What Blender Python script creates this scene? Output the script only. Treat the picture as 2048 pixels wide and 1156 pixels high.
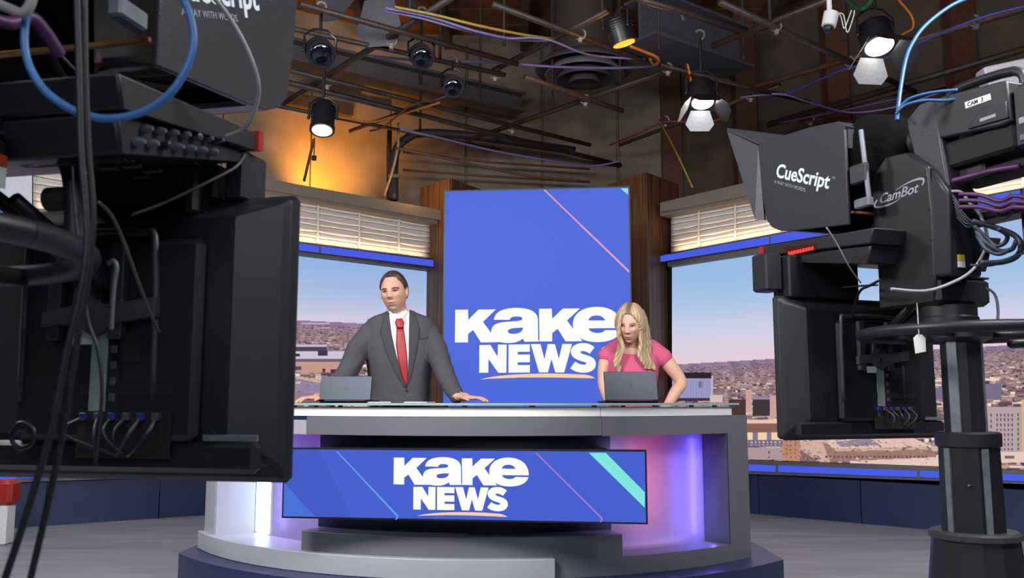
import bpy, math, random
import numpy as np
from mathutils import Vector, Matrix
from mathutils.bvhtree import BVHTree
from mathutils.geometry import tessellate_polygon
random.seed(7)
for o in list(bpy.data.objects): bpy.data.objects.remove(o)
SC = bpy.context.scene
COL = SC.collection

# ------------------------------------------------------------------ camera
FPX, HEYE = 1800.0, 1.07
PITCH = math.atan(225 / 1800)
cam_data = bpy.data.cameras.new('camera')
cam_data.sensor_width = 36.0
cam_data.lens = 36.0 * FPX / 2048
cam_data.clip_start = 0.02
cam_data.dof.use_dof = True
cam_data.dof.focus_distance = 5.2
cam_data.dof.aperture_fstop = 9.0
cam = bpy.data.objects.new('camera', cam_data)
cam.location = (0, 0, HEYE)
cam.rotation_euler = (math.pi / 2 + PITCH, 0, 0)
COL.objects.link(cam)
SC.camera = cam
SC.view_settings.view_transform = 'Standard'
SC.view_settings.look = 'None'
SC.view_settings.gamma = 1.0
SC.view_settings.exposure = 0.0
SC.view_settings.use_curve_mapping = False

# ------------------------------------------------------------------ world and lights
world = bpy.data.worlds.new('world'); SC.world = world
world.use_nodes = True
world.node_tree.nodes['Background'].inputs[0].default_value = (0.62, 0.68, 0.85, 1)
world.node_tree.nodes['Background'].inputs[1].default_value = 0.05

def lamp(kind, name, loc, target, power, color=(1, 1, 1), size=1.0, size_y=None, spot=60, blend=0.6):
    d = bpy.data.lights.new(name, kind); d.energy = power; d.color = color
    if kind == 'AREA':
        d.size = size
        if size_y: d.shape = 'RECTANGLE'; d.size_y = size_y
    elif kind == 'SPOT':
        d.spot_size = math.radians(spot); d.spot_blend = blend; d.shadow_soft_size = size
    else:
        d.shadow_soft_size = size
    o = bpy.data.objects.new(name, d); o.location = loc
    o.rotation_euler = (Vector(target) - Vector(loc)).to_track_quat('-Z', 'Y').to_euler()
    COL.objects.link(o); return o

# soft studio panels on the grid, above and behind the camera
lamp('AREA', 'softlight', (-2.0, 1.6, 3.1), (-0.3, 5.4, 1.2), 172, (1.0, 0.99, 0.98), 1.3, 0.8)
lamp('AREA', 'softlight', (1.9, 1.7, 3.1), (0.3, 5.4, 1.3), 138, (1.0, 0.99, 0.98), 1.3, 0.8)
lamp('AREA', 'softlight', (-4.6, 4.4, 4.2), (-1.7, 5.4, 0.4), 62, (0.95, 0.97, 1.0), 1.2, 0.8)
lamp('SPOT', 'floor_light', (-3.6, 6.6, 3.9), (-2.9, 7.0, 0), 120, (0.95, 0.97, 1.0), 0.2, spot=80)
lamp('SPOT', 'floor_light', (3.4, 6.3, 3.9), (2.5, 6.6, 0), 130, (0.95, 0.97, 1.0), 0.2, spot=80)
lamp('AREA', 'rig_fill', (0.9, 0.3, 4.2), (0.9, 2.2, 1.2), 11, (0.90, 0.94, 1.0), 1.6, 1.0)  # added soft fill over the right camera rig
lamp('SPOT', 'rig_fill', (0.9, 0.7, 3.3), (-0.50, 1.50, 1.72), 42, (0.92, 0.95, 1.0), 0.15, spot=26, blend=0.8)  # added spot that brightens the left teleprompter hood
lamp('AREA', 'room_fill', (0.0, -2.6, 3.0), (0.0, 2.5, 1.3), 78, (0.86, 0.91, 1.0), 4.0, 1.6)  # added broad fill from behind the camera for the backs of the rigs
lamp('AREA', 'room_fill', (-0.5, 4.6, 4.0), (-0.8, 9.5, 4.9), 14, (1.0, 0.90, 0.78), 3.0, 1.0)  # added fill raising the upper back wall and ceiling

# ------------------------------------------------------------------ pixel geometry (photo 2048 x 1156)
CP, SP = math.cos(PITCH), math.sin(PITCH)
EYE = Vector((0, 0, HEYE))
def ray(px, py):
    u = (578 - py) / FPX
    return Vector(((px - 1024) / FPX, CP - u * SP, SP + u * CP))
def P(px, py, d):
    r = ray(px, py); return EYE + r * (d / r.y)
def onz(px, py, z):
    r = ray(px, py); return EYE + r * ((z - HEYE) / r.z)
def onplane(px, py, p0, n):
    r = ray(px, py); return EYE + r * ((p0 - EYE).dot(n) / r.dot(n))

# ------------------------------------------------------------------ materials
def lin(c):
    c = c / 255.0
    return c / 12.92 if c <= 0.04045 else ((c + 0.055) / 1.055) ** 2.4
def L3(c): return (lin(c[0]), lin(c[1]), lin(c[2]), 1.0)
MATS = {}
def mat(name, rgb, rough=0.5, metal=0.0, emit=0.0, bump=0.0, scale=40.0, vary=0.0, spec=0.5, stretch=None, trans=0.0):
    if name in MATS: return MATS[name]
    m = bpy.data.materials.new(name); m.use_nodes = True; MATS[name] = m
    nt = m.node_tree; b = nt.nodes['Principled BSDF']
    b.inputs['Base Color'].default_value = L3(rgb)
    b.inputs['Roughness'].default_value = rough
    b.inputs['Metallic'].default_value = metal
    b.inputs['Specular IOR Level'].default_value = spec
    m.diffuse_color = L3(rgb)
    if emit:
        b.inputs['Base Color'].default_value = (0, 0, 0, 1); b.inputs['Specular IOR Level'].default_value = 0.12
        b.inputs['Emission Color'].default_value = L3(rgb)
        b.inputs['Emission Strength'].default_value = emit
    tc = nt.nodes.new('ShaderNodeTexCoord')
    mp = nt.nodes.new('ShaderNodeMapping'); nt.links.new(tc.outputs['Object'], mp.inputs[0])
    if stretch: mp.inputs['Scale'].default_value = stretch
    nz = nt.nodes.new('ShaderNodeTexNoise'); nz.inputs['Scale'].default_value = scale; nz.inputs['Detail'].default_value = 5
    nt.links.new(mp.outputs[0], nz.inputs['Vector'])
    if bump:
        bp = nt.nodes.new('ShaderNodeBump'); bp.inputs['Strength'].default_value = bump; bp.inputs['Distance'].default_value = 0.01
        nt.links.new(nz.outputs['Fac'], bp.inputs['Height']); nt.links.new(bp.outputs[0], b.inputs['Normal'])
    if vary and not emit:
        cr = nt.nodes.new('ShaderNodeValToRGB')
        lo = [max(0, c * (1 - vary)) for c in rgb]; hi = [min(255, c * (1 + vary)) for c in rgb]
        cr.color_ramp.elements[0].position = 0.3; cr.color_ramp.elements[1].position = 0.7
        cr.color_ramp.elements[0].color = L3(lo); cr.color_ramp.elements[1].color = L3(hi)
        nt.links.new(nz.outputs['Fac'], cr.inputs[0]); nt.links.new(cr.outputs[0], b.inputs['Base Color'])
    if trans:
        b.inputs['Transmission Weight'].default_value = trans
    return m
def attr_mat(name, rough=0.5, emit=False, spec=0.3, sss=0.0):
    m = bpy.data.materials.new(name); m.use_nodes = True; MATS[name] = m
    nt = m.node_tree; b = nt.nodes['Principled BSDF']
    a = nt.nodes.new('ShaderNodeAttribute'); a.attribute_name = 'Col'
    b.inputs['Roughness'].default_value = rough; b.inputs['Specular IOR Level'].default_value = spec
    if emit:
        b.inputs['Base Color'].default_value = (0, 0, 0, 1); b.inputs['Specular IOR Level'].default_value = 0.12
        nt.links.new(a.outputs['Color'], b.inputs['Emission Color']); b.inputs['Emission Strength'].default_value = 1.0
    else:
        nt.links.new(a.outputs['Color'], b.inputs['Base Color'])
        if sss:
            b.inputs['Subsurface Weight'].default_value = sss
            b.inputs['Subsurface Radius'].default_value = (0.01, 0.004, 0.002)
            b.inputs['Subsurface Scale'].default_value = 0.5
    return m
def glass_mat(name, tint, gloss=1.0):
    m = bpy.data.materials.new(name); m.use_nodes = True; MATS[name] = m
    nt = m.node_tree; nt.nodes.clear()
    out = nt.nodes.new('ShaderNodeOutputMaterial'); mix = nt.nodes.new('ShaderNodeMixShader')
    tr = nt.nodes.new('ShaderNodeBsdfTransparent'); tr.inputs[0].default_value = L3(tint)
    gl = nt.nodes.new('ShaderNodeBsdfGlossy'); gl.inputs['Roughness'].default_value = 0.03
    fr = nt.nodes.new('ShaderNodeFresnel'); fr.inputs[0].default_value = 1.45
    nt.links.new(fr.outputs[0], mix.inputs[0]); nt.links.new(tr.outputs[0], mix.inputs[1]); nt.links.new(gl.outputs[0], mix.inputs[2])
    nt.links.new(mix.outputs[0], out.inputs[0]); return m
def wood_mat(name, a, b_, c):
    m = bpy.data.materials.new(name); m.use_nodes = True; MATS[name] = m
    nt = m.node_tree; b = nt.nodes['Principled BSDF']; b.inputs['Roughness'].default_value = 0.45
    tc = nt.nodes.new('ShaderNodeTexCoord'); mp = nt.nodes.new('ShaderNodeMapping'); mp.inputs['Scale'].default_value = (9, 9, 0.5)
    nz = nt.nodes.new('ShaderNodeTexNoise'); nz.inputs['Scale'].default_value = 3; nz.inputs['Detail'].default_value = 6; nz.inputs['Distortion'].default_value = 0.6
    cr = nt.nodes.new('ShaderNodeValToRGB'); e = cr.color_ramp.elements
    e[0].position = 0.3; e[0].color = L3(a); e[1].position = 0.7; e[1].color = L3(c)
    k = e.new(0.5); k.color = L3(b_)
    nt.links.new(tc.outputs['Object'], mp.inputs[0]); nt.links.new(mp.outputs[0], nz.inputs['Vector'])
    nt.links.new(nz.outputs['Fac'], cr.inputs[0]); nt.links.new(cr.outputs[0], b.inputs['Base Color']); return m
def corrugated(name, rgb, freq, axis, depth=0.5):
    m = mat(name, rgb, 0.7, vary=0.12, scale=1.6)
    nt = m.node_tree; b = nt.nodes['Principled BSDF']
    tc = nt.nodes.new('ShaderNodeTexCoord'); mp = nt.nodes.new('ShaderNodeMapping')
    mp.inputs['Rotation'].default_value = (0, 0, axis)
    w = nt.nodes.new('ShaderNodeTexWave'); w.inputs['Scale'].default_value = freq
    bp = nt.nodes.new('ShaderNodeBump'); bp.inputs['Strength'].default_value = depth; bp.inputs['Distance'].default_value = 0.02
    nt.links.new(tc.outputs['Object'], mp.inputs[0]); nt.links.new(mp.outputs[0], w.inputs['Vector'])
    nt.links.new(w.outputs['Fac'], bp.inputs['Height']); nt.links.new(bp.outputs[0], b.inputs['Normal']); return m

black = mat('black_paint', (25, 26, 29), 0.42, bump=0.06, scale=300, vary=0.08)
black_matte = mat('black_matte', (17, 17, 19), 0.75, bump=0.1, scale=200, vary=0.1)
black_gloss = mat('black_plastic', (25, 27, 31), 0.46, bump=0.05, scale=400, vary=0.05)
hood_mat = mat('hood_vinyl', (38, 40, 45), 0.40, bump=0.16, scale=350, vary=0.12)
dark_grey = mat('dark_grey_metal', (52, 52, 56), 0.45, bump=0.05, scale=150, vary=0.1)
mid_grey = mat('mid_grey_metal', (104, 108, 114), 0.45, 0.1, vary=0.08)
silver = mat('silver_metal', (92, 94, 102), 0.5, 0.4, vary=0.05)
rubber = mat('cable_rubber', (24, 25, 28), 0.45, bump=0.05, scale=100, vary=0.1)
white_paint = mat('white_paint', (214, 214, 218), 0.5, vary=0.03)
white_text = mat('white_print', (214, 218, 226), 0.6, vary=0.02)
grey_text = mat('grey_print', (150, 150, 160), 0.6, vary=0.05)
paper = mat('paper', (225, 224, 220), 0.8, vary=0.03)
red_mat = mat('red_plastic', (150, 36, 30), 0.45, vary=0.08)
led_red = mat('led_red', (255, 60, 45), emit=1.6)
led_blue = mat('led_blue', (70, 92, 230), emit=1.0)
led_white = mat('led_white', (225, 250, 255), emit=3.2)

# ------------------------------------------------------------------ mesh helpers
class MB:
    def __init__(s): s.v = []; s.f = []
    def add(s, vs, fs):
        k = len(s.v); s.v += [Vector(q) for q in vs]; s.f += [tuple(i + k for i in f) for f in fs]; return s
    def hexa(s, a, b):          # two quads, each 4 points, same winding
        return s.add(list(a) + list(b), [(3, 2, 1, 0), (4, 5, 6, 7), (0, 1, 5, 4), (1, 2, 6, 5), (2, 3, 7, 6), (3, 0, 4, 7)])
    def box(s, c, size, rot=None, bev=0.0):
        x, y, z = size[0] / 2, size[1] / 2, size[2] / 2; c = Vector(c)
        if bev:
            pts = [(-x + bev, -y), (x - bev, -y), (x, -y + bev), (x, y - bev), (x - bev, y), (-x + bev, y), (-x, y - bev), (-x, -y + bev)]
            pin = [(px * (1 - bev / x), py * (1 - bev / y)) for px, py in pts]
            rings = [[(a, b, -z) for a, b in pin], [(a, b, -z + bev) for a, b in pts], [(a, b, z - bev) for a, b in pts], [(a, b, z) for a, b in pin]]
            vs = [Vector(q) for r in rings for q in r]; fs = []
            for k in range(3):
                for i in range(8):
                    j = (i + 1) % 8; fs.append((k * 8 + i, k * 8 + j, k * 8 + 8 + j, k * 8 + 8 + i))
            fs += [tuple(reversed(range(8))), tuple(range(24, 32))]
        else:
            vs = [Vector((sx * x, sy * y, sz * z)) for sz in (-1, 1) for sx, sy in ((-1, -1), (1, -1), (1, 1), (-1, 1))]
            fs = [(3, 2, 1, 0), (4, 5, 6, 7), (0, 1, 5, 4), (1, 2, 6, 5), (2, 3, 7, 6), (3, 0, 4, 7)]
        if rot is not None: vs = [rot @ q for q in vs]
        return s.add([q + c for q in vs], fs)
    def prism(s, poly, axis, a, b):   # 2-D polygon extruded along axis from a to b
        n = len(poly)
        def mk(p, t):
            return {0: (t, p[0], p[1]), 1: (p[0], t, p[1]), 2: (p[0], p[1], t)}[axis]
        tri = tessellate_polygon([[Vector((p[0], p[1], 0)) for p in poly]])
        vs = [mk(p, a) for p in poly] + [mk(p, b) for p in poly]
        fs = [tuple(t) for t in tri] + [tuple(i + n for i in reversed(t)) for t in tri]
        fs += [(i, (i + 1) % n, n + (i + 1) % n, n + i) for i in range(n)]
        return s.add(vs, fs)
    def tube(s, pts, r, n=8, caps=True, radii=None, smooth=0):
        pts = [Vector(p) for p in pts]
        if smooth: pts, radii = spline(pts, smooth, radii)
        m = len(pts); ref = None; vs = []; fs = []
        for i, p in enumerate(pts):
            t = (pts[min(i + 1, m - 1)] - pts[max(i - 1, 0)])
            t = t.normalized() if t.length > 1e-9 else Vector((0, 0, 1))
            if ref is None:
                ref = Vector((0, 0, 1)) if abs(t.z) < 0.9 else Vector((1, 0, 0))
            u = (ref - t * ref.dot(t)); u = u.normalized() if u.length > 1e-6 else t.orthogonal().normalized()
            ref = u; w = t.cross(u); rr = radii[i] if radii else r
            for k in range(n):
                a = 2 * math.pi * k / n; vs.append(p + (u * math.cos(a) + w * math.sin(a)) * rr)
        for i in range(m - 1):
            for k in range(n):
                k2 = (k + 1) % n; fs.append((i * n + k, i * n + k2, (i + 1) * n + k2, (i + 1) * n + k))
        if caps: fs += [tuple(reversed(range(n))), tuple(range((m - 1) * n, m * n))]
        return s.add(vs, fs)
    def limb(s, pts, radii, n=16, sub=6):     # closed capsule chain with round ends
        pts = [Vector(p) for p in pts]
        q, rr = spline(pts, sub, radii) if sub else (pts, list(radii))
        a = (q[0] - q[1]).normalized(); b = (q[-1] - q[-2]).normalized()
        pre = [(q[0] + a * rr[0] * t, rr[0] * math.sqrt(max(0.0, 1 - t * t))) for t in (0.985, 0.85, 0.5)]
        post = [(q[-1] + b * rr[-1] * t, rr[-1] * math.sqrt(max(0.0, 1 - t * t))) for t in (0.5, 0.85, 0.985)]
        allp = pre + list(zip(q, rr)) + post
        return s.tube([p for p, _ in allp], 0, n, True, [r for _, r in allp])
    def lathe(s, prof, n=24, c=(0, 0, 0), M=None):  # profile (r, z) about local z
        c = Vector(c); vs = []; fs = []
        for r, z in prof:
            for k in range(n):
                a = 2 * math.pi * k / n; q = Vector((r * math.cos(a), r * math.sin(a), z))
                vs.append((M @ q if M is not None else q) + c)
        m = len(prof)
        for i in range(m - 1):
            for k in range(n):
                k2 = (k + 1) % n; fs.append((i * n + k, i * n + k2, (i + 1) * n + k2, (i + 1) * n + k))
        fs += [tuple(reversed(range(n))), tuple(range((m - 1) * n, m * n))]
        return s.add(vs, fs)
    def ell(s, c, rx, ry, rz, M=None, n=20, m=14):
        c = Vector(c); vs = []; fs = []
        for i in range(m + 1):
            t = math.pi * (i + 0.02) / (m + 0.04)
            for k in range(n):
                a = 2 * math.pi * k / n
                q = Vector((rx * math.sin(t) * math.cos(a), ry * math.sin(t) * math.sin(a), -rz * math.cos(t)))
                vs.append((M @ q if M is not None else q) + c)
        for i in range(m):
            for k in range(n):
                k2 = (k + 1) % n; fs.append((i * n + k, i * n + k2, (i + 1) * n + k2, (i + 1) * n + k))
        fs += [tuple(reversed(range(n))), tuple(range(m * n, m * n + n))]
        return s.add(vs, fs)
    def loft(s, secs, n=32, ex=2.4):      # sections (cx, cy, z, a, b)
        vs = []; fs = []
        for cx, cy, z, a, b in secs:
            for k in range(n):
                t = 2 * math.pi * k / n; c_, s_ = math.cos(t), math.sin(t)
                vs.append((cx + a * math.copysign(abs(c_) ** (2 / ex), c_), cy + b * math.copysign(abs(s_) ** (2 / ex), s_), z))
        m = len(secs)
        for i in range(m - 1):
            for k in range(n):
                k2 = (k + 1) % n; fs.append((i * n + k, i * n + k2, (i + 1) * n + k2, (i + 1) * n + k))
        fs += [tuple(reversed(range(n))), tuple(range((m - 1) * n, m * n))]
        return s.add(vs, fs)
    def arc(s, C, r0, r1, t0, t1, z0, z1, n=32):   # curved wall block, angles in degrees from -y
        vs = []; fs = []
        for i in range(n + 1):
            t = math.radians(t0 + (t1 - t0) * i / n); sx, cy = math.sin(t), -math.cos(t)
            for r, z in ((r0, z0), (r1, z0), (r1, z1), (r0, z1)):
                vs.append((C[0] + r * sx, C[1] + r * cy, z))
        for i in range(n):
            for k in range(4):
                k2 = (k + 1) % 4; fs.append((i * 4 + k, i * 4 + k2, i * 4 + 4 + k2, i * 4 + 4 + k))
        fs += [(3, 2, 1, 0), (n * 4, n * 4 + 1, n * 4 + 2, n * 4 + 3)]
        return s.add(vs, fs)
def spline(pts, sub, radii=None):
    out = []; ro = []; n = len(pts)
    for i in range(n - 1):
        p0, p1, p2, p3 = pts[max(i - 1, 0)], pts[i], pts[i + 1], pts[min(i + 2, n - 1)]
        for k in range(sub):
            t = k / sub
            out.append(0.5 * ((2 * p1) + (p2 - p0) * t + (2 * p0 - 5 * p1 + 4 * p2 - p3) * t * t + (3 * p1 - p0 - 3 * p2 + p3) * t ** 3))
            if radii: ro.append(radii[i] + (radii[i + 1] - radii[i]) * t)
    out.append(pts[-1])
    if radii: ro.append(radii[-1])
    return out, (ro if radii else None)

def fixmesh(me, smooth):
    import bmesh
    bm = bmesh.new(); bm.from_mesh(me); bmesh.ops.recalc_face_normals(bm, faces=bm.faces); bm.to_mesh(me); bm.free()
    if smooth is True:
        me.polygons.foreach_set('use_smooth', [True] * len(me.polygons))
    elif smooth:
        me.polygons.foreach_set('use_smooth', [True] * len(me.polygons)); me.set_sharp_from_angle(angle=math.radians(smooth))
    me.update()
def obj(name, mb, material, parent=None, smooth=35, label=None, kind=None, fix=True, bevel=0.0):
    vs = [Vector(v) for v in mb.v]
    if parent is None:
        a = [min(v[i] for v in vs) for i in range(3)]; b = [max(v[i] for v in vs) for i in range(3)]
        org = Vector(((a[0] + b[0]) / 2, (a[1] + b[1]) / 2, a[2]))
    else:
        org = Vector(parent.get('_o', (0, 0, 0)))
    me = bpy.data.meshes.new(name); me.from_pydata([v - org for v in vs], [], mb.f)
    if fix: fixmesh(me, smooth)
    if material: me.materials.append(material)
    o = bpy.data.objects.new(name, me); COL.objects.link(o)
    if parent is None: o.location = org; o['_o'] = tuple(org)
    else: o.parent = parent; o['_o'] = tuple(org)
    if bevel:
        m = o.modifiers.new('bevel', 'BEVEL'); m.width = bevel; m.segments = 2; m.limit_method = 'ANGLE'
    if label: o['label'] = label
    if kind: o['kind'] = kind
    return o
def thing(name, label, cat, loc=(0, 0, 0), rotz=0.0, group=None, local=False):
    o = bpy.data.objects.new(name, None); COL.objects.link(o); o.empty_display_size = 0.1
    o.location = loc; o.rotation_euler = (0, 0, rotz); o['label'] = label; o['category'] = cat
    o['_o'] = (0, 0, 0) if local else tuple(loc)      # world-built parts subtract the root location
    if group: o['group'] = group
    return o
def tag(o, label, cat, group=None, kind=None):
    o['label'] = label; o['category'] = cat
    if group: o['group'] = group
    if kind: o['kind'] = kind
    return o
def struct(name, mb, m, parent=None, smooth=35):
    o = obj(name, mb, m, parent, smooth)
    if parent is None: o['kind'] = 'structure'
    return o
def scratch_mesh(o):      # evaluate one object alone, in a scratch scene, and return its mesh
    tmp = bpy.data.scenes.new('scratch'); tmp.collection.objects.link(o)
    with bpy.context.temp_override(scene=tmp, view_layer=tmp.view_layers[0]):
        dg = bpy.context.evaluated_depsgraph_get(); dg.update()
        me = bpy.data.meshes.new_from_object(o.evaluated_get(dg))
    bpy.data.objects.remove(o); bpy.data.scenes.remove(tmp); return me
def text_mb(s, size, org, xd, yd, nd, ext=0.0008, bold=0.0, shear=0.0, align='LEFT', xs=1.0):
    cu = bpy.data.curves.new('lettering', 'FONT'); cu.body = s; cu.size = size; cu.extrude = ext
    cu.offset = bold * size; cu.shear = shear; cu.align_x = align; cu.resolution_u = 3
    me = scratch_mesh(bpy.data.objects.new('lettering_tmp', cu)); mb = MB()
    org, xd, yd, nd = Vector(org), Vector(xd).normalized(), Vector(yd).normalized(), Vector(nd).normalized()
    mb.add([org + xd * v.co.x * xs + yd * v.co.y + nd * v.co.z for v in me.vertices], [tuple(p.vertices) for p in me.polygons])
    bpy.data.meshes.remove(me); return mb
def remesh(mb, voxel, iters=4, fac=0.5):
    me = bpy.data.meshes.new('tmp'); me.from_pydata([tuple(v) for v in mb.v], [], mb.f); fixmesh(me, False)
    o = bpy.data.objects.new('tmp', me)
    m = o.modifiers.new('r', 'REMESH'); m.mode = 'VOXEL'; m.voxel_size = voxel
    if iters:
        m2 = o.modifiers.new('s', 'SMOOTH'); m2.factor = fac; m2.iterations = iters
    out = scratch_mesh(o); bpy.data.meshes.remove(me)
    out.polygons.foreach_set('use_smooth', [True] * len(out.polygons)); return out
def link_mesh(name, me, material, parent, label=None):
    org = Vector(parent['_o']); me.transform(Matrix.Translation(-org)); me.materials.clear(); me.materials.append(material)
    o = bpy.data.objects.new(name, me); COL.objects.link(o); o.parent = parent; o['_o'] = tuple(org)
    if label: o['label'] = label
    return o
def set_col(me, cols):
    a = me.color_attributes.new('Col', 'FLOAT_COLOR', 'POINT')
    c = np.ones((len(me.vertices), 4), np.float32); c[:, :3] = cols; a.data.foreach_set('color', c.ravel())
def nlin(a):
    a = np.clip(np.asarray(a, float) / 255.0, 0, 1)
    return np.where(a <= 0.04045, a / 12.92, ((a + 0.055) / 1.055) ** 2.4)
# ------------------------------------------------------------------ room shell
P0L = onz(380, 1032, 0); DL = Vector((1, 0.65, 0)).normalized(); NL = Vector((0.65, -1, 0)).normalized()
P0R = onz(1493, 1026, 0); DR = Vector((1, -0.9, 0)).normalized(); NR = Vector((-0.9, -1, 0)).normalized()
CEIL = 5.7
def floor_mat():
    m = mat('floor_concrete', (128, 129, 136), 0.42, bump=0.03, scale=2.2, vary=0.09, stretch=(0.5, 3.2, 1))
    return m
struct('floor', MB().box((0, 5.5, -0.05), (17, 17, 0.1)), floor_mat())
ceil_mat = mat('ceiling_deck', (88, 58, 36), 0.8, bump=0.3, scale=3, vary=0.25, stretch=(1, 6, 1))
ceiling = struct('ceiling', MB().box((0, 7.5, CEIL + 0.1), (17, 13, 0.2)), ceil_mat)
def wall_slab(name, a, b, m, t=0.15, z1=CEIL, zoff=0.0):
    d = (b - a).normalized(); n = Vector((d.y, -d.x, 0))
    q = [Vector((a.x, a.y, zoff)), Vector((b.x, b.y, zoff)), Vector((b.x, b.y, z1)), Vector((a.x, a.y, z1))]
    return struct(name, MB().hexa(q, [p - n * t for p in q]), m)
def on_line(px, p0, n):            # floor point of a vertical plane under a column of the photo
    q = onplane(px, 803, p0, n); return Vector((q.x, q.y, 0))
WLp = P0L - NL * 1.0
cornerL = on_line(775, WLp, NL)
WRp = P0R - NR * 1.5
wl_mat = corrugated('wall_corrugated_beige', (146, 130, 112), 17, -math.atan2(DL.y, DL.x), 0.16)
wb_mat = mat('wall_plaster_taupe', (118, 108, 98), 0.8, bump=0.1, scale=3, vary=0.12)
wr_mat = mat('wall_dark_panel', (70, 60, 52), 0.8, bump=0.1, scale=3, vary=0.15)
wall_left = wall_slab('wall_left', cornerL - DL * 7.5, cornerL, wl_mat)
cR = Vector((3.0, 10.9, 0))
k_ = (WRp - cornerL); dirb = Vector((1, 0.06, 0)).normalized()
t_ = (k_.x * NR.x + k_.y * NR.y) / (dirb.x * NR.x + dirb.y * NR.y)
cornerR = cornerL + dirb * t_
wall_back = wall_slab('wall_back', cornerL, cornerR, wb_mat)
wall_right = wall_slab('wall_right', cornerR, cornerR + DR * 8.0, wr_mat)
# joists and deep beams under the deck
joist_m = mat('joist_steel', (62, 56, 52), 0.6, vary=0.15)
for i in range(11):
    x = -4.6 + i * 0.95
    obj('joist', MB().box((x, 7.6, CEIL - 0.13), (0.09, 9.0, 0.22)), joist_m, ceiling)
deck_m = mat('deck_plank', (96, 62, 36), 0.8, bump=0.2, scale=5, vary=0.25)
for i in range(18):
    obj('plank', MB().box((0, 4.2 + i * 0.44, CEIL - 0.012), (9.6, 0.41, 0.024)), deck_m, ceiling)
# upright panel joints on the plaster wall and dark posts on the right wall
post_m = mat('post_brown', (78, 46, 27), 0.7, vary=0.15)
for px in (1352, 1508, 1700, 1965):
    q = on_line(px, WRp + NR * 0.10, NR)
    obj('post', MB().box((q.x, q.y, CEIL / 2 + 0.9), (0.24, 0.18, CEIL - 1.85)), post_m, wall_right)
seam_m = mat('panel_seam', (74, 68, 62), 0.8, vary=0.1)
for k in range(7):
    q = cornerL + dirb * (0.45 + k * 0.95)
    obj('wall_panel', MB().box((q.x, q.y - 0.035, 3.6), (0.91, 0.03, 3.9), Matrix.Rotation(math.atan2(dirb.y, dirb.x), 3, 'Z')), wb_mat, wall_back)
for k in range(6):
    q = cornerL - DL * (0.55 + k * 1.02) + NL * 0.03
    obj('wall_panel', MB().box((q.x, q.y, 3.05), (1.0, 0.03, 3.3), Matrix.Rotation(math.atan2(DL.y, DL.x), 3, 'Z')), wl_mat, wall_left)
g = cornerL - DL * 0.6 + NL * 0.10
obj('girt', MB().hexa([g + Vector((0, 0, 4.45)), cornerL - DL * 7 + NL * 0.1 + Vector((0, 0, 4.45)), cornerL - DL * 7 + NL * 0.1 + Vector((0, 0, 4.6)), g + Vector((0, 0, 4.6))],
    [q + NL * 0.09 for q in (g + Vector((0, 0, 4.45)), cornerL - DL * 7 + NL * 0.1 + Vector((0, 0, 4.45)), cornerL - DL * 7 + NL * 0.1 + Vector((0, 0, 4.6)), g + Vector((0, 0, 4.6)))]), joist_m, wall_left)
# amber uplight behind the left header
up = onplane(645, 366, WLp + NL * 0.60, NL); upt = onplane(655, 295, WLp, NL)
lamp('SPOT', 'amber_uplight', up - Vector((0, 0, 0.12)), upt, 150, (1.0, 0.37, 0.01), 0.05, spot=110, blend=1.0)
up2 = onplane(870, 372, P0L - NL * 0.25, NL)
lamp('POINT', 'amber_uplight', P(828, 372, 9.55), (0, 9.9, 5), 7, (1.0, 0.50, 0.08), size=0.05)

# ------------------------------------------------------------------ set walls
frame_m = mat('set_frame_grey', (92, 88, 86), 0.5, vary=0.06)
valance_m = mat('valance_grey_brown', (114, 105, 97), 0.55, vary=0.05)
navy = mat('navy_laminate', (30, 42, 78), 0.38, vary=0.06, scale=6)
bezel_m = mat('screen_bezel', (14, 15, 20), 0.4, vary=0.05)
slat_m = mat('blind_fabric', (196, 190, 190), 0.75, bump=0.05, scale=60, vary=0.03)
tape_m = mat('blind_tape', (204, 198, 190), 0.8, vary=0.03)

class Wall:
    def __init__(s, p0, n): s.p0, s.n = p0, n
    def at(s, px, py, off=0.0): return onplane(px, py, s.p0 + s.n * off, s.n)
    def beam(s, mb, x0, t0, b0, x1, t1, b1, front, depth):
        a = [s.at(x0, b0, front), s.at(x1, b1, front), s.at(x1, t1, front), s.at(x0, t0, front)]
        return mb.hexa(a, [q - s.n * depth for q in a])
WL, WR = Wall(P0L, NL), Wall(P0R, NR)
def line(x0, y0, s): return lambda x: y0 + s * (x - x0)
LV, LVB, LBT = line(525, 356, 0.179), line(590, 393, 0.18), line(590, 395, 0.18)
LS, LSB, LST = line(587, 483.6, 0.1256), line(587, 499, 0.1215), line(587, 511, 0.12)
RV, RVB, RBT = line(1319.5, 405.6, -0.2365), line(1323.5, 424.5, -0.19), line(1341.4, 427.5, -0.184)
RS, RSB, RST = line(1319.5, 511, -0.183), line(1323.5, 523, -0.163), line(1344, 535, -0.155)
RP, RLT, RLB, RFB = line(1490, 918.6, 0.0365), line(1490, 928.7, 0.038), line(1490, 941.7, 0.0375), line(1490, 947.8, 0.0365)

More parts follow.
